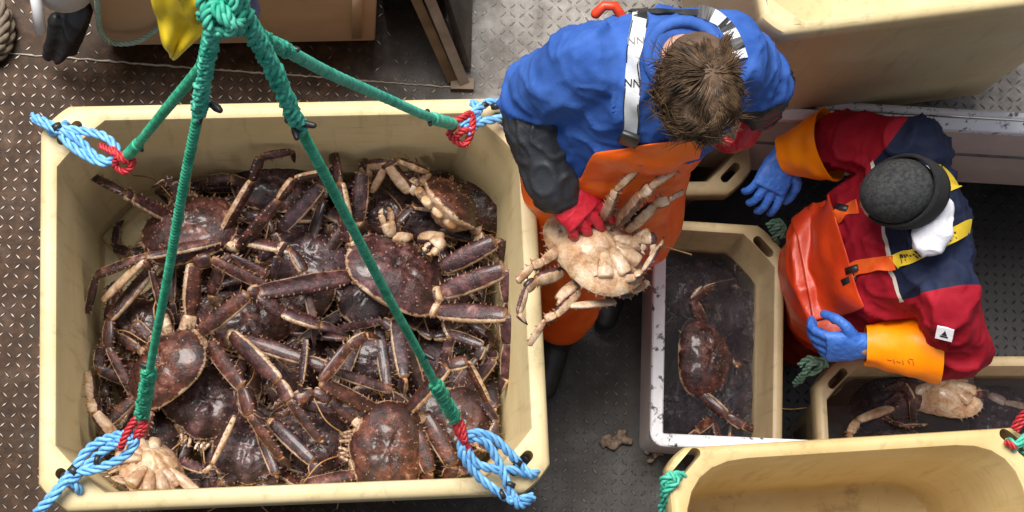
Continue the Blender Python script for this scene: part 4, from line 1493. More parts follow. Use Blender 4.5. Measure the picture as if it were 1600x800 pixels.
# broken crab shell on the deck
for lab, px_, py_, sc_, sd_ in (('pinkish lump of broken crab shell lying on the grey checker plate', 962, 690, 1.0, 1), ('greenish scrap of crab waste beside the hatch corner', 1018, 705, .75, 2)):
    mb = MB()
    rnd = random.Random(sd_)
    for k in range(16):
        a_ = rnd.uniform(0, 6.3)
        r_ = rnd.uniform(0, .04) * sc_
        mb.ellipsoid(U(px_, py_, .01) + V((math.cos(a_) * r_, math.sin(a_) * r_, rnd.uniform(0, .012))), (rnd.uniform(.008, .022) * sc_, rnd.uniform(.006, .014) * sc_, rnd.uniform(.004, .012)), Matrix.Rotation(rnd.uniform(0, 6), 3, 'Z'), 9, 6)
    o = blob(mb, 'shell_scrap', M['scrap'], .0035, 1, (.004, foldfn(70, 1, 1, 1, sd_, False)))
    tag(o, lab, 'crab scrap')


# ------------------------------------------------------------------ people
def ring_loft(mb_, spine_, side, secs, n=28, mi=0):
    """secs: (centre, half width, half depth); side: direction of the width"""
    rings = []
    for c, a_, b_, tilt in secs:
        up = V((0, 0, 1))
        fw = side.cross(up).normalized()
        t_ = rad(tilt)
        f2 = fw * math.cos(t_) + up * math.sin(t_)
        rings.append([c + side * (math.copysign(abs(math.cos(q)) ** .8, math.cos(q)) * a_) + f2 * (math.copysign(abs(math.sin(q)) ** .85, math.sin(q)) * b_) for q in np.linspace(0, 2 * math.pi, n, endpoint=False)])
    mb_.rings(rings, True, mi)


def head_shape(mb_, c, R, s=1.0):
    """local: face towards -y, up z"""
    def P(x, y, z):
        return c + R @ (V((x, y, z)) * s)
    mb_.ellipsoid(P(0, .01, .03), (.074 * s, .096 * s, .088 * s), R)
    mb_.ellipsoid(P(0, -.03, -.045), (.058 * s, .062 * s, .075 * s), R)
    mb_.ellipsoid(P(0, -.07, -.1), (.03 * s, .026 * s, .02 * s), R)
    mb_.ellipsoid(P(0, -.083, .022), (.05 * s, .016 * s, .012 * s), R)
    mb_.tube([P(0, -.09, .01), P(0, -.108, -.035)], [.009 * s, .016 * s], 8)
    mb_.ellipsoid(P(0, -.088, -.066), (.026 * s, .012 * s, .009 * s), R)
    for k in (-1, 1):
        mb_.ellipsoid(P(k * .076, .012, -.015), (.012 * s, .022 * s, .034 * s), R)
        mb_.ellipsoid(P(k * .045, -.065, -.03), (.024 * s, .02 * s, .022 * s), R)


def hand_mesh(wrist, fdir, palm_n, side, curls, s=1.0, thumb_out=.8, spread=.1, fr=.0112):
    """glove hand: palm plus five bent fingers. palm_n: direction the palm faces, side: +1 if the thumb is on the +cross side"""
    f = V(fdir).normalized()
    pn = (V(palm_n) - f * V(palm_n).dot(f)).normalized()
    sx = f.cross(pn).normalized() * side
    mb_ = MB()
    secs = []
    for u, w_, t_ in ((-.02, .031, .026), (.0, .032, .024), (.03, .041, .022), (.065, .046, .019), (.092, .045, .016)):
        c = wrist + f * u * s
        secs.append([c + sx * (math.copysign(abs(math.cos(q)) ** .7, math.cos(q)) * w_ * s) + pn * (math.copysign(abs(math.sin(q)) ** .8, math.sin(q)) * t_ * s) for q in np.linspace(0, 2 * math.pi, 18, endpoint=False)])
    mb_.rings(secs)
    lens = [.078, .088, .082, .064]
    for k in range(4):
        off = (1.5 - k) * .0228
        base_ = wrist + f * (.088 - abs(k - 1.2) * .005) * s + sx * off * s
        d = (f + sx * (1.5 - k) * spread).normalized()
        cv = curls[k]
        pts = [base_ - d * .02 * s, base_]
        ang = 0
        q = base_
        for part in (.45, .31, .24):
            ang += cv * (1.0 if part == .45 else 1.15)
            dd = d * math.cos(ang) + pn * math.sin(ang)
            q = q + dd * lens[k] * part * s
            pts.append(q)
        r0 = fr * (1.0 if k < 3 else .9) * s
        mb_.tube(catmull(pts, 4), list(np.linspace(r0 * 1.05, r0 * .86, len(pts) * 4 - 3)), 12)
    # thumb from the side of the palm
    b = wrist + f * .028 * s + sx * .034 * s
    d1 = (f * .55 + sx * thumb_out + pn * .25).normalized()
    p1 = b + d1 * .036 * s
    d2 = (f * .85 + sx * thumb_out * .35 + pn * (.3 + curls[4])).normalized()
    p2 = p1 + d2 * .032 * s
    d3 = (f * .9 - sx * .1 + pn * (.4 + curls[4])).normalized()
    p3 = p2 + d3 * .026 * s
    mb_.tube(catmull([b - d1 * .015 * s, b, p1, p2, p3], 4), list(np.linspace(.0155 * s, .0105 * s, 17)), 12)
    return mb_


def limb_pts(a, b, c, n=5):
    return catmull([a, a.lerp(b, .5), b, b.lerp(c, .5), c], n)


def sleeve_cone(p0, p1, r0, r1, name, mat, parent, wavy=.002, th=.004, seed=0):
    """open cuff tube with an outward lip"""
    mb_ = MB()
    ax = (p1 - p0)
    L = ax.length
    ax.normalize()
    e1 = ax.orthogonal().normalized()
    e2 = ax.cross(e1)
    rings = []
    for i in range(15):
        u = i / 14
        rr = r0 + (r1 - r0) * u
        rings.append([p0 + ax * (L * u) + (e1 * math.cos(q) + e2 * math.sin(q)) * (rr + wavy * 2.5 * noise.noise(V((math.cos(q) * 1.6 + seed, math.sin(q) * 1.6, u * 4)))) for q in np.linspace(0, 2 * math.pi, 32, endpoint=False)])
    mb_.rings(rings, False)
    o_ = mb_.build(name, mat)
    applied(o_, [('SOLIDIFY', dict(thickness=th, offset=-1))])
    o_.data.polygons.foreach_set('use_smooth', [True] * len(o_.data.polygons))
    o_.data.set_sharp_from_angle(angle=rad(50))
    return o_


def bvh_of(objs):
    vs, fs = [], []
    for o_ in objs:
        off = len(vs)
        mw = Matrix()
        vs += [mw @ v.co for v in o_.data.vertices]
        fs += [tuple(i + off for i in p.vertices) for p in o_.data.polygons]
    return BVHTree.FromPolygons(vs, fs)


def drape(pxs, bvh, lift=.004):
    """points of a strap lying on the garment where the photo shows it"""
    out, nrm = [], []
    cpos = V((0, 0, CAM_H))
    for p in pxs:
        h = bvh.ray_cast(cpos, ray(*p))
        if h[0] is None:
            continue
        out.append(h[0] + h[1] * lift)
        nrm.append(h[1])
    return out, nrm


def ribbon(P, Nn, wid, th, name, mat, parent, smoothit=2):
    P = [V(p) for p in P]
    for _ in range(smoothit):
        P = [P[0]] + [(P[i - 1] + P[i] * 2 + P[i + 1]) / 4 for i in range(1, len(P) - 1)] + [P[-1]]
        Nn = [Nn[0]] + [((Nn[i - 1] + Nn[i] * 2 + Nn[i + 1])).normalized() for i in range(1, len(Nn) - 1)] + [Nn[-1]]
    mb_ = MB()
    rings = []
    for i, p in enumerate(P):
        t_ = (P[min(i + 1, len(P) - 1)] - P[max(i - 1, 0)]).normalized()
        nn = (Nn[i] - t_ * Nn[i].dot(t_)).normalized()
        s_ = t_.cross(nn)
        rings.append([p + s_ * wid / 2 - nn * th, p + s_ * wid / 2 + nn * th, p + s_ * wid * .2 + nn * th * 1.2, p - s_ * wid * .2 + nn * th * 1.2, p - s_ * wid / 2 + nn * th, p - s_ * wid / 2 - nn * th])
    mb_.rings(rings)
    o_ = mb_.build(name, mat, smooth=True, angle=40)
    if parent:
        under(o_, parent)
    return o_, P, Nn


def lerp_px(pts, n):
    P = catmull([V((p[0], p[1], 0)) for p in pts], n)
    return [(p.x, p.y) for p in P]


def child_of_part(o_, part, root):
    o_.parent = part


def patches(P, Nn, wid, spans, th, name, mat, part, root, lift=.0035, across=(-.5, .5)):
    """short blocks of colour or marks woven on a strap"""
    mb_ = MB()
    n = len(P) - 1
    for u0, u1, a0, a1 in spans:
        m_ = max(2, int((u1 - u0) * n) + 1)
        rings = []
        for k in range(m_ + 1):
            u = (u0 + (u1 - u0) * k / m_) * n
            i = min(int(u), n - 1)
            p = P[i].lerp(P[i + 1], u - i)
            t_ = (P[i + 1] - P[i]).normalized()
            nn = (Nn[i] - t_ * Nn[i].dot(t_)).normalized()
            s_ = t_.cross(nn)
            rings.append([p + s_ * wid * a0 + nn * lift * .6, p + s_ * wid * a0 + nn * lift, p + s_ * wid * a1 + nn * lift, p + s_ * wid * a1 + nn * lift * .6])
        mb_.rings(rings)
    o_ = mb_.build(name, mat, smooth=False)
    child_of_part(o_, part, root)
    return o_


# ---- man in the blue jacket, on deck
p1 = empty('person', U(925, 400, 0))
tag(p1, 'person in blue smock and orange bib trousers bending over, holding a crab in red gloves', 'person')
N1 = U(1066, 92, 1.47)
H1 = U(1083, 142, 1.545)
SR, SL = U(920, 98, 1.39), U(1146, 84, 1.39)
ER, EL = U(836, 152, 1.14), U(1184, 120, 1.18)
WR, WL_ = U(864, 286, 1.06), U(1186, 170, 1.0)
WA, CH, SHO = U(962, 226, 1.0), U(1004, 160, 1.22), U(1048, 98, 1.4)
HIP = U(945, 245, .88)
side1 = (SL - SR)
side1.z = 0
side1.normalize()
KR, FR_ = U(900, 395, .5), U(872, 520, .08)
KL, FL_ = U(1005, 350, .48), U(968, 410, .08)
HR, HL = HIP - side1 * .1, HIP + side1 * .1
Rh1 = Matrix.Rotation(rad(-10), 3, 'Z') @ Matrix.Rotation(rad(48), 3, 'X')
mb = MB()
head_shape(mb, H1, Rh1, 1.02)
mb.tube([N1 - V((0, 0, .08)), N1, H1 + V((0, .02, -.04))], [.062, .06, .058], 14)
ring_loft(mb, None, side1, [(HIP, .13, .09, 0), (WA, .13, .09, 0), (CH, .15, .1, 0), (SHO, .14, .07, 0)])
for S_, E_, W_ in ((SR, ER, WR), (SL, EL, WL_)):
    mb.tube(limb_pts(S_, E_, W_), list(np.linspace(.05, .032, 21)), 12)
for A_, K_, F_ in ((HR, KR, FR_), (HL, KL, FL_)):
    mb.tube(limb_pts(A_, K_, F_), list(np.linspace(.07, .045, 21)), 12)
blob(mb, 'body', M['skin'], .007, 2, parent=p1)

mb = MB()
ring_loft(mb, None, side1, [(WA + V((0, 0, .02)), .18, .125, 0), (WA.lerp(CH, .5), .19, .14, -5), (CH, .2, .155, -8), (CH.lerp(SHO, .6) + V((0, .01, 0)), .215, .15, -10), (SHO + V((0, .0, .0)), .2, .125, -12), (SHO.lerp(N1, .6) + V((0, 0, .012)), .12, .09, -12), (N1 + V((0, .0, .02)), .085, .08, -14)])
mb.tube(limb_pts(SR, ER, WR.lerp(ER, .6), 5), [.094, .097, .1, .1, .098, .096, .095, .094, .093, .092, .091, .09, .088, .086, .084, .082, .08, .078, .076, .074, .072], 18)
mb.tube(limb_pts(SL, EL, WL_.lerp(EL, .75), 5), list(np.linspace(.086, .066, 21)), 18)
ff = foldfn(7, 1.3, .8, 1.5, 3)
fg = foldfn(15, 1.2, .8, 1.3, 9)
jk1 = blob(mb, 'jacket', M['blue_cloth'], .0085, 3, (.022, lambda p: ff(p) + .3 * fg(p)), p1)
# collar
mb = MB()
fw1 = side1.cross(V((0, 0, 1)))
ring_ = [N1 + V((0, 0, .02)) + side1 * math.cos(q) * .082 - fw1 * math.sin(q) * .078 + V((0, 0, .012 * math.sin(q))) for q in np.linspace(0, 2 * math.pi, 25)[:-1]]
mb.tube(ring_, .014, 10, closed=True, cap=False)
under(mb.build('collar', M['blue_cloth']), p1)
# black forearms
for k, (E_, W_, r0, r1) in enumerate(((ER, WR, .092, .066), (EL, WL_, .08, .054))):
    mb = MB()
    mb.tube(catmull([E_.lerp(W_, .3), E_.lerp(W_, .65), W_.lerp(E_, -.05)], 6), list(np.linspace(r0, r1, 13)), 18)
    blob(mb, 'sleeve', M['navy_sleeve'], .006, 2, (.012, foldfn(16, 1, 1, 1.4, k + 2)), p1)
# bib trousers
mb = MB()
ring_loft(mb, None, side1, [(HIP - V((0, 0, .1)), .18, .135, 0), (HIP, .19, .145, 0), (WA, .195, .145, 0), (WA.lerp(CH, .5), .202, .157, -5)])
mb.tube(limb_pts(HR, KR, FR_.lerp(KR, .2), 5), list(np.linspace(.125, .088, 21)), 18)
mb.tube(limb_pts(HL, KL, FL_.lerp(KL, .2), 5), list(np.linspace(.125, .088, 21)), 18)
ft = foldfn(6, 1.6, 1, .8, 5)
bib = blob(mb, 'bib_trousers', M['orange_oil'], .009, 3, (.014, ft), p1)
# bib front: a panel on the chest
bv = bvh_of([jk1, bib])
def bibpanel(name, mat, parent, corner, nu=22, nv=14, lift=.012, bv_=None, th=.005, sag=None):
    """corner: four photo pixels, panel follows the garment below it"""
    P = [[None] * (nv + 1) for _ in range(nu + 1)]
    for i in range(nu + 1):
        for j in range(nv + 1):
            u, v = i / nu, j / nv
            top = V(corner[0]).lerp(V(corner[1]), u)
            bot = V(corner[3]).lerp(V(corner[2]), u)
            q = top.lerp(bot, v)
            if sag:
                q = q + V((0, sag * 4 * u * (1 - u) * (1 - v)))
            h = bv_.ray_cast(V((0, 0, CAM_H)), ray(q.x, q.y))
            P[i][j] = h[0] + h[1] * lift if h[0] is not None else None
    mb_ = MB()
    idx = {}
    for i in range(nu + 1):
        for j in range(nv + 1):
            if P[i][j] is not None:
                idx[i, j] = len(mb_.v)
                mb_.add([P[i][j]], [])
    for i in range(nu):
        for j in range(nv):
            k = [(i, j), (i + 1, j), (i + 1, j + 1), (i, j + 1)]
            if all(q in idx for q in k):
                mb_.f.append(tuple(idx[q] for q in k))
                mb_.mi.append(0)
    o_ = mb_.build(name, mat)
    applied(o_, [('SMOOTH', dict(factor=.5, iterations=4)), ('SOLIDIFY', dict(thickness=th, offset=1)), ('SUBSURF', dict(levels=1, render_levels=1))])
    o_.data.polygons.foreach_set('use_smooth', [True] * len(o_.data.polygons))
    child_of_part(o_, parent, p1 if parent in p1.children else p2)
    return o_
bibpanel('bib', M['orange_oil'], bib, ((928, 236), (1102, 210), (1078, 300), (884, 312)), bv_=bv, sag=-4)
# boots
for K_, F_ in ((KR, FR_), (KL, FL_)):
    mb = MB()
    fd = V((-.25, -1, 0)).normalized()
    mb.tube([F_.lerp(K_, .45), F_ + V((0, 0, .0))], [.075, .058], 16)
    mb.tube([F_ - fd * .05 - V((0, 0, .03)), F_ + fd * .06 - V((0, 0, .032)), F_ + fd * .16 - V((0, 0, .04))], [.045, .048, .04], 14)
    blob(mb, 'boot', M['black'], .007, 2, parent=p1)
# gloves
hm = hand_mesh(WR, U(912, 336, 1.03) - WR, V((.35, -.3, -.85)), 1, (.3, .4, .45, .5, .3), 1.25, .7)
blob(hm, 'glove', M['red_glove'], .0032, 2, (.0022, foldfn(55, 1, 1, 1, 6)), parent=p1)
hm = hand_mesh(WL_, U(1152, 252, .9) - WL_, V((-.8, .5, -.4)), 1, (.5, .6, .65, .7, .2), 1.12, .7)
blob(hm, 'glove', M['red_glove'], .0032, 2, (.0022, foldfn(55, 1, 1, 1, 6)), parent=p1)
o = sleeve_cone(WR.lerp(ER, .22), WR + (WR - ER).normalized() * .02, .066, .052, 'glove_cuff', M['red_glove'], p1)
under(o, p1)
o = sleeve_cone(WL_.lerp(EL, .12), WL_ + (WL_ - EL).normalized() * .02, .06, .05, 'glove_cuff', M['red_glove'], p1)
under(o, p1)
# hair: many locks combed from the crown
mb = MB()
mb.ellipsoid(H1 + Rh1 @ V((0, .014, .036)), (.083, .105, .09), Rh1)
mb.ellipsoid(H1 + Rh1 @ V((0, .05, -.02)), (.078, .075, .085), Rh1)
hair = under(mb.build('hair', M['scalp']), p1)
mb = MB()
rnd = random.Random(12)
crown = V((.25, .85, .5)).normalized()
for k in range(6500):
    while True:
        d = V((rnd.gauss(0, 1), rnd.gauss(0, 1), rnd.gauss(0, 1))).normalized()
        if d.z > -.55 + .9 * max(0, -d.y) and not (d.y < -.5 and d.z < .45):
            break
    if d.dot(crown) > .975 and rnd.random() < .75:
        continue
    root_ = V((d.x * .083, d.y * .105 + .014, d.z * .09 + .036))
    if d.z < 0:
        root_ = V((d.x * .083, d.y * .1 + .02, d.z * .105 + .03))
    flow = (d - crown * d.dot(crown) * 1.0)
    flow = (flow - d * flow.dot(d))
    if flow.length < .05:
        flow = V((rnd.gauss(0, 1), rnd.gauss(0, 1), 0))
    flow = flow.normalized()
    clump = noise.noise_vector(root_ * 30) + noise.noise_vector(root_ * 11) * .9
    flow = (flow + clump * .75 + V((.25, 0, 0))).normalized()
    L = rnd.uniform(.035, .075)
    pts = []
    q = root_.copy()
    for i in range(5):
        pts.append(H1 + Rh1 @ q)
        q = q + (flow * .9 + d * (.1 - .11 * i) + noise.noise_vector(q * 40) * .45 + V((0, 0, -.04 * i))).normalized() * L / 4
    mb.tube(pts, [.0013, .0014, .0012, .0009, .0003], 3, round_cap=False)
o = mb.build('locks', M['hair'])
child_of_part(o, hair, p1)
# braces
bj = bvh_of([jk1, bib])
pp = lerp_px([(1002, 19), (996, 45), (992, 90), (990, 130), (987, 170), (985, 212)], 6)
P, Nn = drape(pp, bj, .006)
st, P, Nn = ribbon(P, Nn, .036, .002, 'brace', M['white_web'], p1)
def lettering(txt, P, Nn, u, size, part, mat):
    n = len(P) - 1
    i = int(u * n)
    t_ = (P[i + 1] - P[i]).normalized()
    nn = (Nn[i] - t_ * Nn[i].dot(t_)).normalized()
    s_ = t_.cross(nn)
    cu = bpy.data.curves.new('lettering', 'FONT')
    cu.body = txt
    cu.size = size
    cu.align_x = 'CENTER'
    cu.align_y = 'CENTER'
    cu.extrude = .0006
    to = bpy.data.objects.new('lettering', cu)
    COL.objects.link(to)
    dg = bpy.context.evaluated_depsgraph_get()
    dg.update()
    me = bpy.data.meshes.new_from_object(to.evaluated_get(dg))
    bpy.data.objects.remove(to)
    me.materials.clear()
    me.materials.append(mat)
    return me, P[i], t_, nn, s_
for u in (.3, .62):
    me, p, t_, nn, s_ = lettering('NN', P, Nn, u, .026, st, M['tape'])
    xa = V((1, 0, 0))
    xa = (xa - nn * xa.dot(nn)).normalized()
    ya = nn.cross(xa)
    me.transform(Matrix.Translation(p + nn * .0035) @ Matrix((xa, ya, nn)).transposed().to_4x4())
    o = bpy.data.objects.new('lettering', me)
    COL.objects.link(o)
    child_of_part(o, st, p1)
patches(P, Nn, .036, [(0, 1, -.5, -.43), (0, 1, .43, .5), (.0, .1, -.43, .43)], .002, 'edge_stripe', M['tape'], st, p1, .0026)
mb = MB()
bp, bn = P[-1], Nn[-1]
mb.box(bp + bn * .004, (.045, .055, .014), bn.to_track_quat('Z', 'Y').to_matrix())
o = mb.build('buckle', M['tape'])
applied(o, [('BEVEL', dict(width=.004, segments=2))])
child_of_part(o, st, p1)
pp = lerp_px([(1090, 19), (1115, 27), (1135, 45), (1148, 68), (1156, 92)], 6)
P, Nn = drape(pp, bj, .006)
st, P, Nn = ribbon(P, Nn, .034, .002, 'brace', M['white_web'], p1)
patches(P, Nn, .034, [(.0, .22, -.5, .5), (.38, .56, -.5, .5), (.7, .86, -.5, .5)], .002, 'black_bar', M['tape'], st, p1, .0032)
# dark strap and orange tab across the upper back
pp = lerp_px([(958, 21), (1000, 20), (1050, 21), (1100, 22)], 6)
P, Nn = drape(pp, bj, .006)
if len(P) > 4:
    ribbon(P, Nn, .016, .002, 'cross_strap', M['tape'], p1)
mb = MB()
q = U(951, 22, 1.36)
mb.tube([q + V((-.03, 0, 0)), q + V((-.012, .016, .012)), q + V((.012, .016, .012)), q + V((.03, -.004, 0))], .012, 10)
under(mb.build('collar_tab', M['red_oil']), p1)

# the crab he holds, belly towards us
crab(80, U(932, 392, 0.92), V((.75, .55, .0)), (-.1, -.4, -.8), 1.2, legs=[
    (26 / 640, 150, 'mcpd', wl((965, 350, 0.97), (1002, 304, 1.13), (1016, 292, 1.15), (1062, 258, 1.18), (1088, 232, 1.20))),
    (25 / 640, 200, 'mcp', wl((980, 360, 0.95), (1022, 320, 1.07), (1045, 312, 1.09), (1068, 300, 1.07))),
    (27 / 640, 150, 'mcpd', wl((880, 425, 0.93), (836, 438, 1.00), (822, 452, 1.00), (810, 490, 1.02), (822, 508, 1.00))),
    (25 / 640, 210, 'mcp', wl((900, 440, 0.92), (872, 468, 0.95), (890, 478, 0.95), (962, 472, 0.91))),
    (25 / 640, 160, 'mcp', wl((930, 445, 0.92), (962, 460, 0.93), (988, 456, 0.91), (1012, 440, 0.85))),
    (23 / 640, 150, 'mcp', wl((880, 385, 0.93), (848, 410, 1.00), (832, 416, 1.01), (808, 440, 1.03))),
    (20 / 640, 160, 'mcp', wl((905, 455, .92), (868, 492, .98), (852, 500, .98), (826, 540, .95))),
    (20 / 640, 190, 'mcpd', wl((955, 440, .93), (992, 432, 1.0), (1004, 425, 1.0), (1030, 385, 1.0), (1040, 372, .98))),
    (20 / 640, 170, 'mcpd', wl((940, 345, .97), (958, 310, 1.12), (962, 298, 1.14), (1000, 262, 1.2), (1012, 252, 1.21))),
    (24 / 640, 190, 'mg', wl((985, 385, 0.93), (1015, 362, 0.99), (1012, 400, 0.97)))], auto=[(1, 3)], label='cream bellied crab held out by the person in the blue smock', spread=.8)


# ---- man in the red and navy jacket, down in the hatch
p2 = empty('person', U(1215, 515, FZ))
tag(p2, 'person in red and navy jacket, dark knit cap and blue gloves, down in hatch', 'person')
N2 = U(1448, 340, .62)
H2 = U(1402, 302, .70)
S2R, S2L = U(1440, 238, .53), U(1482, 455, .53)
E2R, E2L = U(1318, 220, .36), U(1492, 543, .34)
W2R, W2L = U(1225, 243, .24), U(1352, 540, .3)
HIP2, WA2, CH2, SH2 = U(1318, 445, .0), U(1345, 425, .16), U(1398, 378, .36), U(1452, 347, .53)
side2 = (S2L - S2R)
side2.z = 0
side2.normalize()
fw2 = side2.cross(V((0, 0, 1)))
if fw2.x > 0:
    fw2 = -fw2
Rh2 = Matrix((-(-fw2).cross(V((0, 0, 1))) if False else fw2.cross(V((0, 0, 1))), -fw2, V((0, 0, 1)))).transposed()
Rh2 = Matrix((V((0, 0, 1)).cross(fw2) * -1, -fw2, V((0, 0, 1)))).transposed()
if Rh2.determinant() < 0:
    Rh2 = Matrix((V((0, 0, 1)).cross(fw2), -fw2, V((0, 0, 1)))).transposed()
Rh2 = Rh2 @ Matrix.Rotation(rad(38), 3, 'X')
H2R, H2L = HIP2 - side2 * .1, HIP2 + side2 * .1
K2R, F2R = U(1262, 440, -.4), U(1200, 455, FZ + .08)
K2L, F2L = U(1280, 500, -.4), U(1235, 545, FZ + .08)
mb = MB()
head_shape(mb, H2, Rh2, 1.0)
mb.tube([N2 - V((0, 0, .08)), N2, H2 + V((.02, 0, -.04))], [.062, .06, .056], 14)
ring_loft(mb, None, side2, [(HIP2, .13, .09, 0), (WA2, .13, .09, 0), (CH2, .15, .1, 0), (SH2, .14, .07, 0)])
for S_, E_, W_ in ((S2R, E2R, W2R), (S2L, E2L, W2L)):
    mb.tube(limb_pts(S_, E_, W_), list(np.linspace(.05, .032, 21)), 12)
for A_, K_, F_ in ((H2R, K2R, F2R), (H2L, K2L, F2L)):
    mb.tube(limb_pts(A_, K_, F_), list(np.linspace(.07, .045, 21)), 12)
blob(mb, 'body', M['skin'], .007, 2, parent=p2)


def jacket_mat():
    """red jacket with a navy yoke and white piping along its front edge"""
    m, n, p = newmat('red_navy_cloth')
    geo = N(n, 'ShaderNodeTexCoord')
    pos = geo.outputs['Object']
    t = noise_tex(n, 9, 4, .6, 0, pos)
    # front plane of the yoke, bending with the chest
    def plane(p0, nn):
        sub = N(n, 'ShaderNodeVectorMath', operation='SUBTRACT')
        n.links.new(pos, sub.inputs[0])
        sub.inputs[1].default_value = p0
        dt = N(n, 'ShaderNodeVectorMath', operation='DOT_PRODUCT')
        n.links.new(sub.outputs[0], dt.inputs[0])
        dt.inputs[1].default_value = nn
        return dt.outputs['Value']
    wob = mathn(n, 'MULTIPLY', mathn(n, 'SUBTRACT', noise_tex(n, 14, 2, .5, 0, pos).outputs[0], .5), .035)
    dF = mathn(n, 'ADD', plane(YOKE[0], YOKE[1]), wob)
    dA = plane(YOKE[2], YOKE[3])
    dB = plane(YOKE[4], YOKE[5])
    mn = mathn(n, 'MINIMUM', dF, mathn(n, 'MINIMUM', dA, dB))
    navy = mathn(n, 'GREATER_THAN', mn, 0)
    pf = mathn(n, 'MULTIPLY', mathn(n, 'LESS_THAN', mathn(n, 'ABSOLUTE', dF), .0065), mathn(n, 'GREATER_THAN', mathn(n, 'MINIMUM', dA, dB), -.005))
    red = ramp(n, t.outputs[0], [(.35, (.24, .004, .014)), (.7, (.36, .01, .024))])
    nav = ramp(n, t.outputs[0], [(.35, (.008, .012, .034)), (.7, (.018, .026, .062))])
    c = mixc(n, navy, red.outputs[0], nav.outputs[0])
    c = mixc(n, pf, c, (.62, .58, .5))
    n.links.new(c, p.inputs['Base Color'])
    p.inputs['Roughness'].default_value = .72
    p.inputs['Specular IOR Level'].default_value = .2
    bump(n, p, noise_tex(n, 240, 3, .6, 0, pos).outputs[0], .4, .002)
    return m
yf = U(1392, 400, .5)
back = -fw2
YOKE = [yf, (back * .86 + V((0, 0, .5))).normalized(), SH2 + side2 * .2, -side2, U(1380, 232, .5), V((.8, -.6, 0))]
M['jacket2'] = jacket_mat()
mb = MB()
ring_loft(mb, None, side2, [(HIP2 + V((0, 0, .06)), .2, .155, 0), (WA2, .21, .165, 0), (WA2.lerp(CH2, .5), .22, .17, 4), (CH2, .228, .17, 6), (CH2.lerp(SH2, .6), .225, .155, 8), (SH2, .2, .125, 10), (SH2.lerp(N2, .6) + V((0, 0, .01)), .125, .092, 10), (N2 + V((0, 0, .01)), .088, .082, 10)])
mb.tube(limb_pts(S2R, E2R, W2R.lerp(E2R, .6), 5), [.088, .091, .092, .092, .09, .088, .087, .086, .086, .087, .088, .086, .082, .079, .076, .074, .072, .07, .068, .067, .066], 18)
mb.tube(limb_pts(S2L, E2L, W2L.lerp(E2L, .6), 5), [.088, .091, .092, .092, .09, .088, .087, .086, .086, .087, .088, .086, .082, .079, .076, .074, .072, .07, .068, .067, .066], 18)
fj = foldfn(8, 1.2, 1.0, 1.3, 23)
fk = foldfn(20, 1, 1, 1, 29)
jk2 = blob(mb, 'jacket', M['jacket2'], .0085, 3, (.021, lambda p: fj(p) + .4 * fk(p)), p2)
# bib trousers
mb = MB()
ring_loft(mb, None, side2, [(HIP2 - V((0, 0, .14)), .19, .16, 0), (HIP2, .215, .19, 0), (WA2 + V((0, 0, -.03)) + fw2 * .02, .226, .198, 0), (WA2 + V((0, 0, .06)) + fw2 * .03, .222, .19, 0)])
mb.tube(limb_pts(H2R, K2R, F2R.lerp(K2R, .2), 5), list(np.linspace(.13, .092, 21)), 18)
mb.tube(limb_pts(H2L, K2L, F2L.lerp(K2L, .2), 5), list(np.linspace(.13, .092, 21)), 18)
bib2 = blob(mb, 'bib_trousers', M['red_oil'], .009, 3, (.014, foldfn(6.5, 1.3, 1, .9, 15)), p2)
bv2 = bvh_of([jk2, bib2])
bibpanel('bib', M['red_oil'], bib2, ((1296, 290), (1356, 482), (1268, 506), (1238, 345)), bv_=bv2, lift=.014)
for K_, F_ in ((K2R, F2R), (K2L, F2L)):
    mb = MB()
    fd = V((-1, -.1, 0)).normalized()
    mb.tube([F_.lerp(K_, .45), F_], [.075, .058], 16)
    mb.tube([F_ - fd * .05 - V((0, 0, .03)), F_ + fd * .06 - V((0, 0, .032)), F_ + fd * .14 - V((0, 0, .04))], [.045, .048, .04], 14)
    blob(mb, 'boot', M['black'], .007, 2, parent=p2)
# gloves with long orange cuffs
g = hand_mesh(W2R, U(1190, 322, .2) - W2R, V((-.15, .3, -1)), 1, (.35, .4, .42, .45, .25), 1.2, .8, .12)
gl = blob(g, 'glove', M['blue_glove'], .0034, 2, (.0022, foldfn(55, 1, 1, 1, 6)), parent=p2)
o = sleeve_cone(W2R.lerp(E2R, .78), W2R + (W2R - E2R).normalized() * .0, .112, .055, 'cuff', M['cuff'], p2, .004, seed=3)
child_of_part(o, gl, p2)
g = hand_mesh(W2L, U(1298, 542, .28) - W2L, V((-.1, .75, -.55)), -1, (.5, .62, .7, .75, .3), 1.2, .8, .06)
gl = blob(g, 'glove', M['blue_glove'], .0034, 2, (.0022, foldfn(55, 1, 1, 1, 6)), parent=p2)
o = sleeve_cone(W2L.lerp(E2L, .82), W2L + (W2L - E2L).normalized() * .0, .108, .055, 'cuff', M['cuff'], p2, .004, seed=8)
child_of_part(o, gl, p2)
# small worn black marks on the near cuff
bo = bvh_of([o])
mb = MB()
for k, (x, y, a_) in enumerate([(1390, 562, 10), (1397, 564, 70), (1404, 565, 20), (1411, 566, 80), (1420, 565, 60), (1424, 561, 10), (1427, 567, 80)]):
    P, Nn = drape([(x - 3 * math.cos(rad(a_)), y - 3 * math.sin(rad(a_))), (x, y), (x + 3 * math.cos(rad(a_)), y + 3 * math.sin(rad(a_)))], bo, .001)
    if len(P) > 1:
        mb.tube(P, .0014, 5)
if mb.v:
    mk = mb.build('worn_print', pm('faded_print', (.3, .09, .01), None, rough=.6))
    under(mk, p2)
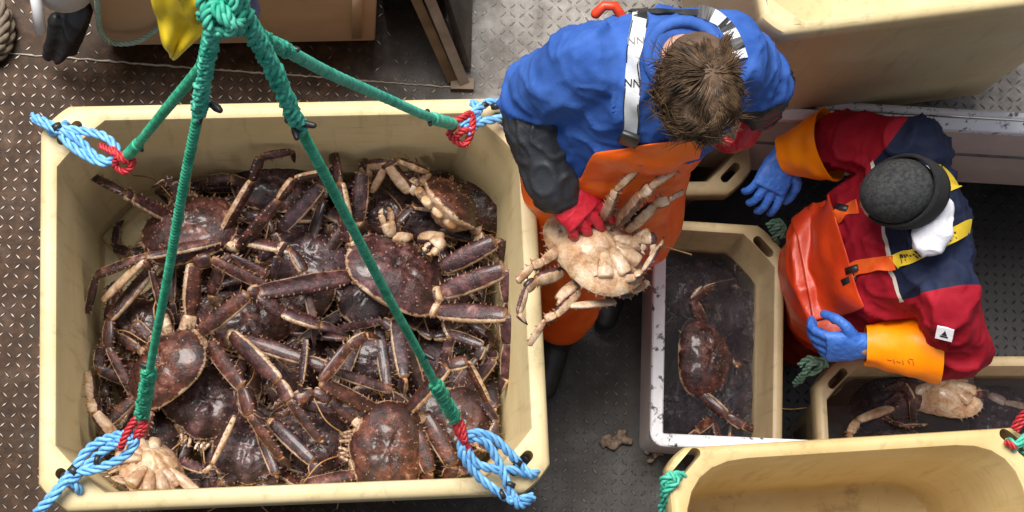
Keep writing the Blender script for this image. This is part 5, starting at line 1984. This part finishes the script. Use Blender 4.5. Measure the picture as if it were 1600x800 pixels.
# knit cap
mb = MB()
n_ = 40
rings = []
for i in range(15):
    th = rad(4 + 96 * i / 14)
    rings.append([H2 + Rh2 @ (V((0, .012, .02)) + V((.086 * math.sin(th) * math.cos(q), .105 * math.sin(th) * math.sin(q), .1 * math.cos(th)))) for q in np.linspace(0, 2 * math.pi, n_, endpoint=False)])
mb.rings(rings)
cap = under(mb.build('knit_cap', M['knit']), p2)
applied(cap, [('SUBSURF', dict(levels=1, render_levels=1))])
mb = MB()
rings = []
for i, (dz, k) in enumerate(((-.055, 1.0), (-.058, 1.1), (-.03, 1.12), (.0, 1.12), (.012, 1.08), (.01, 1.0))):
    rings.append([H2 + Rh2 @ (V((0, .018, .012)) + V((.088 * k * math.cos(q), .107 * k * math.sin(q), dz + .035 * max(0, math.sin(q)) * (1 if dz > -.02 else .2)))) for q in np.linspace(0, 2 * math.pi, n_, endpoint=False)])
mb.rings(rings, False, closed=True)
o = mb.build('turned_up_flap', M['black_knit'])
child_of_part(o, cap, p2)
# pale hood bunched behind the neck
mb = MB()
hb = U(1450, 328, .66)
for k in range(7):
    q = -1.2 + k * .4
    mb.ellipsoid(hb + side2 * (math.sin(q) * .085) + fw2 * (math.cos(q) * -.05 + .03) + V((0, 0, .01 * (k % 2))), (.05, .05, .035))
blob(mb, 'hood_lining', M['white_cloth'], .006, 3, (.01, foldfn(18, 1, 1, 1, 2)), p2)
# braces
bj2 = bvh_of([jk2, bib2])
for path, parts_ in (([(1524, 346), (1490, 366), (1450, 386), (1412, 404), (1398, 410)], 'y'), ([(1398, 410), (1370, 414), (1340, 418), (1326, 430)], 'o'), ([(1492, 296), (1482, 282), (1466, 268), (1452, 262)], 'y'), ([(1340, 322), (1322, 330), (1308, 338)], 'o')):
    P, Nn = drape(lerp_px(path, 6), bj2, .006)
    if len(P) < 4:
        continue
    st, P, Nn = ribbon(P, Nn, .04, .002, 'brace', M['yellow_web'] if parts_ == 'y' else M['orange_web'], p2)
    if parts_ == 'y' and len(P) > 20:
        rnd = random.Random(4)
        spans = []
        for u0 in (.18, .52):
            for r_ in range(2):
                u = u0
                while u < u0 + .24:
                    l_ = rnd.uniform(.012, .03)
                    a0 = -.34 + r_ * .36
                    spans.append((u, u + l_, a0, a0 + rnd.choice((.14, .28, .3))))
                    u += l_ + .012
        half = len(spans) // 2
        for part_ in (spans[:half], spans[half:]):
            if part_:
                patches(P, Nn, .04, part_, .002, 'worn_print', M['tape'], st, p2, .0032)
for x, y, an in ((1336, 421, 0), (1318, 328, 0), (1330, 436, 0)):
    P, Nn = drape([(x, y)], bj2, .01)
    if P:
        mb = MB()
        mb.box(P[0], (.018, .046, .014), Nn[0].to_track_quat('Z', 'Y').to_matrix())
        under(mb.build('buckle', M['tape']), p2)
# white badge on the sleeve
P, Nn = drape([(1466, 503), (1491, 507), (1489, 528), (1465, 526), (1478, 516)], bj2, .0)
if len(P) == 5:
    nn = sum(Nn, V()).normalized()
    cb = sum(P, V()) / 5 + nn * .02
    ax_ = (P[1] - P[0])
    ax_ = (ax_ - nn * ax_.dot(nn)).normalized()
    ay_ = nn.cross(ax_)
    P = [cb + ax_ * a_ * .023 + ay_ * b_ * .02 for a_, b_ in ((-1, 1), (1, 1), (1, -1), (-1, -1))]
    mb = MB()
    mb.rings([[p - nn * .019 for p in P], P])
    bd = under(mb.build('badge', M['white_cloth'], smooth=False), p2)
    c = cb + nn * .0004
    ex_ = (P[1] - P[0]).normalized()
    ey_ = (P[0] - P[3]).normalized()
    mb = MB()
    for tri in (((-.008, -.004), (.008, -.004), (0, .011)), ((-.003, .004), (.003, .004), (0, .014)), ((-.011, -.01), (.011, -.01), (.011, -.0065), (-.011, -.0065))):
        pts_ = [c + ex_ * a_ + ey_ * b_ for a_, b_ in tri]
        mb.rings([pts_, [p + nn * .0012 for p in pts_]])
    o = mb.build('emblem', M['tape'], smooth=False)
    child_of_part(o, bd, p2)
